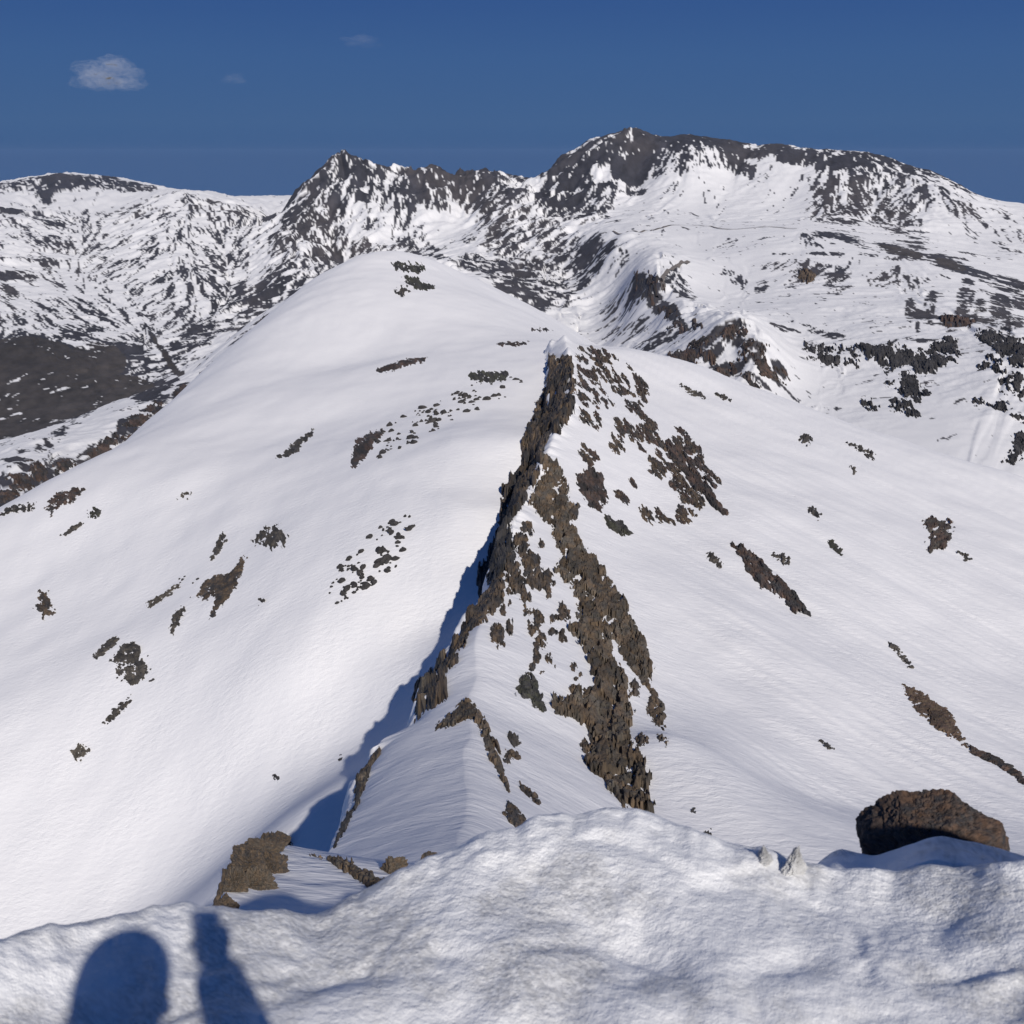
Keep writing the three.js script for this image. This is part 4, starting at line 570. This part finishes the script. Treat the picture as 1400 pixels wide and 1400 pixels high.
function shard(px, py, d, h, w, seed, label) { // a thin standing flake of snow on the rim
  const g = block(seed * 10 + 3, 14, null, 0.3, 2.4, ['firn', 'firn']), p = g.attributes.position;
  for (let i = 0; i < p.count; i++) { const y = p.getY(i), k = 1 - 0.45 * smooth(-0.6, 1, y); p.setXYZ(i, p.getX(i) * k * w + 0.2 * y * w, y * h, p.getZ(i) * k * w * 0.7); }
  g.setAttribute('color', new THREE.Float32BufferAttribute(new Float32Array(p.count * 3).fill(0.62), 3)); g.computeVertexNormals(); const [x, , z] = at(px, py, d), m = put('snow_shard', g, M.snowNear, { label, category: 'snow shard' }); m.position.set(x, foreH(x, z) + h * 0.35, z); m.rotation.y = seed; return m;
}
shard(1086, 1198, 2.85, 0.055, 0.042, 0.4, 'pointed shard of snow standing on the foreground rim');
shard(1046, 1178, 2.86, 0.026, 0.034, 1.3, 'small horn of snow on the rim beside the pointed shard');
{ // the boulder behind the rim
  const g = block(91, 44, [[-0.86, 0.51, 0.1, 0.80], [-0.6, 0.8, 0.12, 0.62], [-0.214, 0.977, 0.05, 0.52], [0.164, 0.986, 0.08, 0.58], [0.92, 0.394, 0.1, 0.86], [0.946, 0.3, 0.05, 0.89], [-0.98, -0.17, 0.1, 0.97], [-0.5, -0.87, 0.2, 0.80], [0, -1, 0, 0.62], [-0.55, 0.1, 0.82, 0.60], [0.1, 0.42, 0.9, 0.55], [0.6, 0.15, 0.8, 0.66], [-0.2, -0.45, 0.85, 0.52], [-0.1, 0.75, 0.66, 0.57], [0, 0.1, -1, 0.6], [0.5, 0.6, -0.6, 0.7]].map(c => { const l = Math.hypot(c[0], c[1], c[2]); return [c[0] / l, c[1] / l, c[2] / l, c[3]]; }), 0.055, 2.6, ['dark', 'umber']);
  const m = put('boulder', g, M.boulder, { label: 'dark rusty brown boulder behind the foreground snow rim', category: 'boulder' });
  const [x, y, z] = at(1281, 1160, 4.45); m.position.set(x, y, z); m.scale.set(0.312, 0.335, 0.31); m.rotation.y = -0.30;
}
{ // blocks of the near outcrop on the left
  const near = [ // px, py of the middle, half width and height in pixels, distance, tilt, seed, label
    [308, 1246, 14, 20, 15.9, 0.4, 11, 'lowest dark block of the near outcrop'], [322, 1212, 12, 22, 17.4, 0.9, 12, 'leaning block at the outer side of the near outcrop'], [346, 1216, 18, 22, 17.9, 0.7, 22, 'large middle block of the near outcrop'], [340, 1180, 16, 18, 19.2, 0.3, 13, 'upper outer block of the near outcrop'], [372, 1188, 15, 24, 19.4, 0.2, 23, 'tall inner block of the near outcrop facing the drift'],
    [362, 1164, 17, 6, 20.4, 0.2, 14, 'flat slab lying on top of the near outcrop'], [386, 1151, 11, 5, 21.2, 0.2, 15, 'small cap stone at the top of the near outcrop'],
    [540, 1196, 15, 15, 19.8, 0.1, 16, 'rounded dark stone at the low end of the near outcrop'], [590, 1184, 14, 16, 20.8, 0.2, 17, 'upright dark stone with snow beside it, end of the near outcrop'], [562, 1203, 14, 7, 19.6, 0.2, 18, 'low stone between the two end stones of the near outcrop'],
  ];
  for (const [px, py, hw, hh, d, tilt, seed, label] of near) {
    const g = block(seed * 7 + 1, 20, null, 0.2, 2.6, [seed % 2 ? 'dark' : 'grey', 'brown']), [x, y, z] = at(px, py - 2, d - 0.8), u = d * ray(px, py).slant / FPX;
    const m = put('rock_block', g, M.boulder, { label, category: 'rock', group: 'blocks of the near outcrop' }); m.position.set(x, y, z); m.scale.set(hw * u * 1.22, hh * u * 1.22, hw * u * 1.3); m.rotation.set(0.2 * tilt, seed, -tilt * 0.4);
  }
  outcrop([[290, 1264], [298, 1228], [314, 1190], [332, 1166], [358, 1156], [374, 1146], [400, 1151], [398, 1174], [386, 1202], [372, 1228], [354, 1252], [350, 1266]], { tone: ['dark', 'brown'], brk: 0.35, relief: 13, edge: 6, tol: .7, step: 1.3, shear: 0.2, cell: 17, d0: 8, label: 'fractured brown rock mass of the near outcrop, snow in its cracks' });
  outcrop([[400, 1152], [430, 1160], [470, 1176], [500, 1192], [535, 1210], [528, 1222], [505, 1214], [480, 1196], [455, 1180], [420, 1168]], { tone: ['brown', 'grey'], brk: 0.25, relief: 7, edge: 4, tol: .6, step: 1.5, shear: 0, d0: 8, label: 'slanting brown rock edge above the trampled snow drift' });
}

// ---------------------------------------------------------------- the photographer, behind the camera: seen only as a shadow
function figure(bones, cell, pad) { // joins tapered capsules with a smooth minimum and meshes the field by marching tetrahedra
  const lo = [1e9, 1e9, 1e9], hi = [-1e9, -1e9, -1e9];
  for (const [a, b, r, s] of bones) for (let c = 0; c < 3; c++) { lo[c] = Math.min(lo[c], a[c] - r - pad, b[c] - s - pad); hi[c] = Math.max(hi[c], a[c] + r + pad, b[c] + s + pad); }
  const n = [0, 1, 2].map(c => Math.ceil((hi[c] - lo[c]) / cell) + 1), V = new Float32Array(n[0] * n[1] * n[2]);
  const f = (x, y, z) => { let d = 1e9; for (const [a, b, r, s, kk] of bones) { const bx = b[0] - a[0], by = b[1] - a[1], bz = b[2] - a[2], t = clamp(((x - a[0]) * bx + (y - a[1]) * by + (z - a[2]) * bz) / (bx * bx + by * by + bz * bz + 1e-9), 0, 1); const q = Math.hypot(x - a[0] - bx * t, y - a[1] - by * t, z - a[2] - bz * t) - mix(r, s, t), k = kk ?? 0.03, h = clamp(0.5 + 0.5 * (d - q) / k, 0, 1); d = mix(d, q, h) - k * h * (1 - h); } return d; };
  for (let k = 0; k < n[2]; k++) for (let j = 0; j < n[1]; j++) for (let i = 0; i < n[0]; i++) V[(k * n[1] + j) * n[0] + i] = f(lo[0] + i * cell, lo[1] + j * cell, lo[2] + k * cell);
  const pos = [], T = [[0, 5, 1, 6], [0, 1, 2, 6], [0, 2, 3, 6], [0, 3, 7, 6], [0, 7, 4, 6], [0, 4, 5, 6]], O = [[0, 0, 0], [1, 0, 0], [1, 1, 0], [0, 1, 0], [0, 0, 1], [1, 0, 1], [1, 1, 1], [0, 1, 1]];
  const cut = (A, B) => { const t = A[3] / (A[3] - B[3]); return [0, 1, 2].map(c => mix(A[c], B[c], t)); };
  const emit = (a, b, c, inn) => { const ux = b.map((v, i) => v - a[i]), vx = c.map((v, i) => v - a[i]), nn = [ux[1] * vx[2] - ux[2] * vx[1], ux[2] * vx[0] - ux[0] * vx[2], ux[0] * vx[1] - ux[1] * vx[0]]; const s = nn[0] * (a[0] - inn[0]) + nn[1] * (a[1] - inn[1]) + nn[2] * (a[2] - inn[2]); s >= 0 ? pos.push(...a, ...b, ...c) : pos.push(...a, ...c, ...b); };
  for (let k = 0; k < n[2] - 1; k++) for (let j = 0; j < n[1] - 1; j++) for (let i = 0; i < n[0] - 1; i++) {
    let neg = 0; const c8 = O.map(o => { const v = V[((k + o[2]) * n[1] + j + o[1]) * n[0] + i + o[0]]; if (v < 0) neg++; return [lo[0] + (i + o[0]) * cell, lo[1] + (j + o[1]) * cell, lo[2] + (k + o[2]) * cell, v]; });
    if (!neg || neg === 8) continue;
    for (const t of T) { const q = t.map(v => c8[v]), I = q.filter(v => v[3] < 0), E = q.filter(v => v[3] >= 0); if (I.length === 1) emit(cut(I[0], E[0]), cut(I[0], E[1]), cut(I[0], E[2]), I[0]); else if (I.length === 3) emit(cut(I[0], E[0]), cut(I[1], E[0]), cut(I[2], E[0]), I[0]); else if (I.length === 2) { const a = cut(I[0], E[0]), b = cut(I[0], E[1]), c = cut(I[1], E[0]), d = cut(I[1], E[1]); emit(a, b, c, I[0]); emit(b, d, c, I[1]); } }
  }
  let g = new THREE.BufferGeometry(); g.setAttribute('position', new THREE.Float32BufferAttribute(pos, 3)); g = mergeVertices(g, 1e-4); g.computeVertexNormals(); return g;
}
{
  const H = [-0.10, -0.02, 0.27], sh = -0.24, gy = -1.62, zz = 0.34;
  const person = new THREE.Group(); person.name = 'person'; scene.add(person); Object.assign(person.userData, { label: 'person in dark mountain clothes photographing with one raised hand', category: 'person' });
  person.position.set(0, 0, 0);
  const skin = new THREE.MeshStandardMaterial({ color: new THREE.Color(0.45, 0.27, 0.19), roughness: 0.6 }), cloth = new THREE.MeshStandardMaterial({ color: new THREE.Color(0.03, 0.04, 0.06), roughness: 0.9 }), pants = new THREE.MeshStandardMaterial({ color: new THREE.Color(0.035, 0.035, 0.038), roughness: 0.9 }), wool = new THREE.MeshStandardMaterial({ color: new THREE.Color(0.12, 0.03, 0.03), roughness: 1 });
  const eR = [0.16, -0.40, 0.16], hR = [0.045, -0.125, 0.055], eL = [-0.36, -0.52, 0.36], hL = [-0.34, -0.78, 0.26];
  // one continuous body, head and hands
  put('body', figure([
    [[H[0], H[1] + 0.02, H[2] + 0.01], [H[0], H[1] - 0.035, H[2] - 0.025], 0.088, 0.066], [[H[0], H[1] - 0.06, H[2] + 0.02], [H[0], sh + 0.02, zz], 0.055, 0.06], [[H[0], H[1] - 0.01, H[2] - 0.085], [H[0], H[1] - 0.03, H[2] - 0.105], 0.012, 0.016, 0.012], [[H[0] - 0.085, H[1], H[2] + 0.02], [H[0] - 0.088, H[1] - 0.02, H[2] + 0.02], 0.022, 0.018, 0.01], [[H[0] + 0.085, H[1], H[2] + 0.02], [H[0] + 0.088, H[1] - 0.02, H[2] + 0.02], 0.022, 0.018, 0.01],
    [[-0.26, sh - 0.03, zz], [0.08, sh - 0.03, zz], 0.08, 0.08], [[-0.1, sh - 0.06, zz], [-0.1, -0.72, zz + 0.02], 0.15, 0.14], [[-0.1, -0.72, zz], [-0.1, -0.82, zz], 0.15, 0.15],
    [[0.08, sh - 0.03, zz], eR, 0.062, 0.048], [eR, hR, 0.046, 0.032], [[-0.28, sh - 0.04, zz], eL, 0.062, 0.048], [eL, hL, 0.045, 0.032], [hL, [-0.335, -0.87, 0.24], 0.034, 0.03],
    [[-0.19, -0.84, zz], [-0.21, -1.2, zz - 0.03], 0.09, 0.065], [[-0.21, -1.2, zz - 0.03], [-0.21, -1.54, zz + 0.02], 0.062, 0.045], [[-0.01, -0.84, zz], [0.03, -1.2, zz - 0.02], 0.09, 0.065], [[0.03, -1.2, zz - 0.02], [0.04, -1.54, zz + 0.04], 0.062, 0.045],
  ], 0.014, 0.03), skin, {}, person);
  // right hand closed on the phone, five fingers
  put('hand', figure([[hR, [0.052, -0.072, 0.05], 0.03, 0.024], ...[[0.066, -0.03, 0.032, 0.010], [0.067, -0.049, 0.031, 0.0095], [0.066, -0.068, 0.03, 0.0095], [0.063, -0.086, 0.03, 0.0085]].flatMap(([x, y, z, r]) => [[[0.055, y * .7 - .025, 0.05], [x, y, z], r, r, 0.006], [[x, y, z], [x - 0.03, y, z - 0.014], r, r * .85, 0.006]]), [[0.04, -0.08, 0.055], [-0.02, -0.06, 0.052], 0.011, 0.009, 0.008]], 0.004, 0.012), skin, {}, person);
  put('jacket', figure([[[-0.26, sh - 0.03, zz], [0.08, sh - 0.03, zz], 0.1, 0.1], [[-0.1, sh - 0.06, zz], [-0.1, -0.86, zz + 0.02], 0.17, 0.165], [[0.08, sh - 0.03, zz], eR, 0.078, 0.066], [eR, [0.05, -0.15, 0.07], 0.085, 0.06], [[-0.28, sh - 0.04, zz], eL, 0.078, 0.066], [eL, hL, 0.06, 0.044], [[H[0], sh + 0.04, zz - 0.01], [H[0], sh + 0.09, zz - 0.03], 0.085, 0.08]], 0.014, 0.03), cloth, {}, person);
  put('trousers', figure([[[-0.1, -0.82, zz], [-0.1, -0.9, zz], 0.16, 0.16], [[-0.19, -0.84, zz], [-0.21, -1.2, zz - 0.03], 0.105, 0.08], [[-0.21, -1.2, zz - 0.03], [-0.21, -1.5, zz + 0.02], 0.078, 0.064], [[-0.01, -0.84, zz], [0.03, -1.2, zz - 0.02], 0.105, 0.08], [[0.03, -1.2, zz - 0.02], [0.04, -1.5, zz + 0.04], 0.078, 0.064]], 0.016, 0.03), pants, {}, person);
  for (const [x, z] of [[-0.21, zz + 0.02], [0.04, zz + 0.04]]) put('boot', figure([[[x, -1.48, z], [x, -1.56, z], 0.062, 0.058], [[x, gy + 0.055, z + 0.02], [x, gy + 0.045, z - 0.16], 0.055, 0.045]], 0.01, 0.02), pants, {}, person);
  put('hat', figure([[[H[0], H[1] + 0.065, H[2] + 0.02], [H[0], H[1] + 0.055, H[2] + 0.035], 0.106, 0.108], [[H[0] + 0.01, H[1] + 0.15, H[2] + 0.03], [H[0], H[1] + 0.165, H[2] + 0.03], 0.035, 0.03], [[H[0] - 0.01, H[1] - 0.02, H[2] + 0.07], [H[0], H[1] - 0.11, H[2] + 0.08], 0.098, 0.10]], 0.012, 0.02), wool, {}, person);
  for (const s of [-1, 1]) put('eye', new THREE.SphereGeometry(0.012, 12, 8).translate(H[0] + s * 0.032, H[1] + 0.005, H[2] - 0.086), new THREE.MeshStandardMaterial({ color: 0x222018, roughness: 0.3 }), {}, person);
  put('backpack', figure([[[-0.2, sh - 0.08, zz + 0.2], [0.0, sh - 0.08, zz + 0.2], 0.1, 0.1], [[-0.1, sh - 0.15, zz + 0.22], [-0.1, -0.7, zz + 0.22], 0.15, 0.14]], 0.018, 0.03), wool, {}, person);
  const phone = new THREE.Group(); phone.name = 'phone'; scene.add(phone); phone.position.set(0.02, -0.05, 0.03); Object.assign(phone.userData, { label: 'dark phone held up in the right hand of the person', category: 'phone' });
  const pm = new THREE.MeshStandardMaterial({ color: 0x15161a, roughness: 0.35 }), bs = new THREE.Shape(); const w = 0.037, h = 0.078, rr = 0.008;
  bs.moveTo(-w + rr, -h); bs.lineTo(w - rr, -h); bs.quadraticCurveTo(w, -h, w, -h + rr); bs.lineTo(w, h - rr); bs.quadraticCurveTo(w, h, w - rr, h); bs.lineTo(-w + rr, h); bs.quadraticCurveTo(-w, h, -w, h - rr); bs.lineTo(-w, -h + rr); bs.quadraticCurveTo(-w, -h, -w + rr, -h);
  put('case', new THREE.ExtrudeGeometry(bs, { depth: 0.007, bevelSize: 0.001, bevelThickness: 0.001 }), pm, {}, phone);
  put('screen', new THREE.PlaneGeometry(0.066, 0.145).translate(0, 0, 0.0085), new THREE.MeshStandardMaterial({ color: 0x08090c, roughness: 0.15 }), {}, phone);
}

// ---------------------------------------------------------------- roads on the plateau, clouds
function road(pts, width, label) {
  const P = pts.map(([x, y]) => castFar(x, y)).filter(Boolean), V = [], I = [];
  const c = new THREE.CatmullRomCurve3(P.map(h => new THREE.Vector3(h.x, 0, h.z))), n = 90;
  for (let i = 0; i <= n; i++) { const p = c.getPoint(i / n), t = c.getTangent(i / n), nx = -t.z, nz = t.x; for (const s of [-1, 1]) { const x = p.x + s * nx * width, z = p.z + s * nz * width; V.push(x, farH(x, z) + 2.2, z); } if (i) I.push(2 * i - 2, 2 * i, 2 * i - 1, 2 * i - 1, 2 * i, 2 * i + 1); }
  const g = new THREE.BufferGeometry(); g.setAttribute('position', new THREE.Float32BufferAttribute(V, 3)); g.setIndex(I); g.computeVertexNormals();
  put('road', g, M.track, { kind: 'structure', label });
}
road([[838, 316], [870, 317], [900, 313], [925, 308], [960, 309], [1000, 314], [1040, 311], [1090, 313]], 3.5, 'mountain track across the snow plateau');
road([[907, 396], [905, 384], [912, 372], [925, 364], [942, 358]], 5, 'hooked mountain track above the rocky crest');
function cloud(px, py, wpx, hpx, n, seed, label, op) {
  const d = 11000, r = rng(seed), [cx, cy, cz] = at(px, py, d), u = d * 1.05 / FPX, geos = new THREE.IcosahedronGeometry(1, 9);
  const g = new THREE.Group(); g.name = numbered('cloud'); g.position.set(cx, cy, cz); Object.assign(g.userData, { label, category: 'cloud' }); scene.add(g);
  const mat = new THREE.MeshStandardMaterial({ color: new THREE.Color(0.9, 0.9, 0.9), roughness: 1, transparent: true, opacity: op, depthWrite: false });
  for (let i = 0; i < n; i++) {
    const t = (r() + r()) - 1, top = (1 - t * t), s = (0.12 + 0.16 * r()) * (0.45 + 0.6 * top), gg = geos.clone(), p = gg.attributes.position, sd = seed + i * 3.3;
    for (let k = 0; k < p.count; k++) { const x = p.getX(k), y = p.getY(k), z = p.getZ(k), m = 1 + 0.5 * fbm(x * 1.6 + sd, y * 1.6, z * 1.6, 3); p.setXYZ(k, x * m, y * m, z * m); }
    gg.computeVertexNormals(); const m = put('puff', gg, mat, {}, g); m.castShadow = false;
    m.position.set(t * wpx * u * 0.5, (r() * top * 0.9 - 0.25) * hpx * u, (r() - .5) * wpx * u * 0.3); m.scale.set(s * wpx * u * 0.75, s * hpx * u * 1.1, s * wpx * u * 0.5);
  }
}
cloud(146, 106, 92, 30, 30, 5, 'small white fair-weather cloud in the blue sky', 0.013);
cloud(495, 58, 60, 12, 14, 8, 'faint thin wisp of cloud high above the jagged peak', 0.005);
cloud(321, 109, 34, 10, 10, 9, 'faintest small wisp near the white cloud', 0.005);

scene.fog = new THREE.FogExp2(new THREE.Color(0.5, 0.66, 1.0), 0.75e-5);
renderer.render(scene, camera);
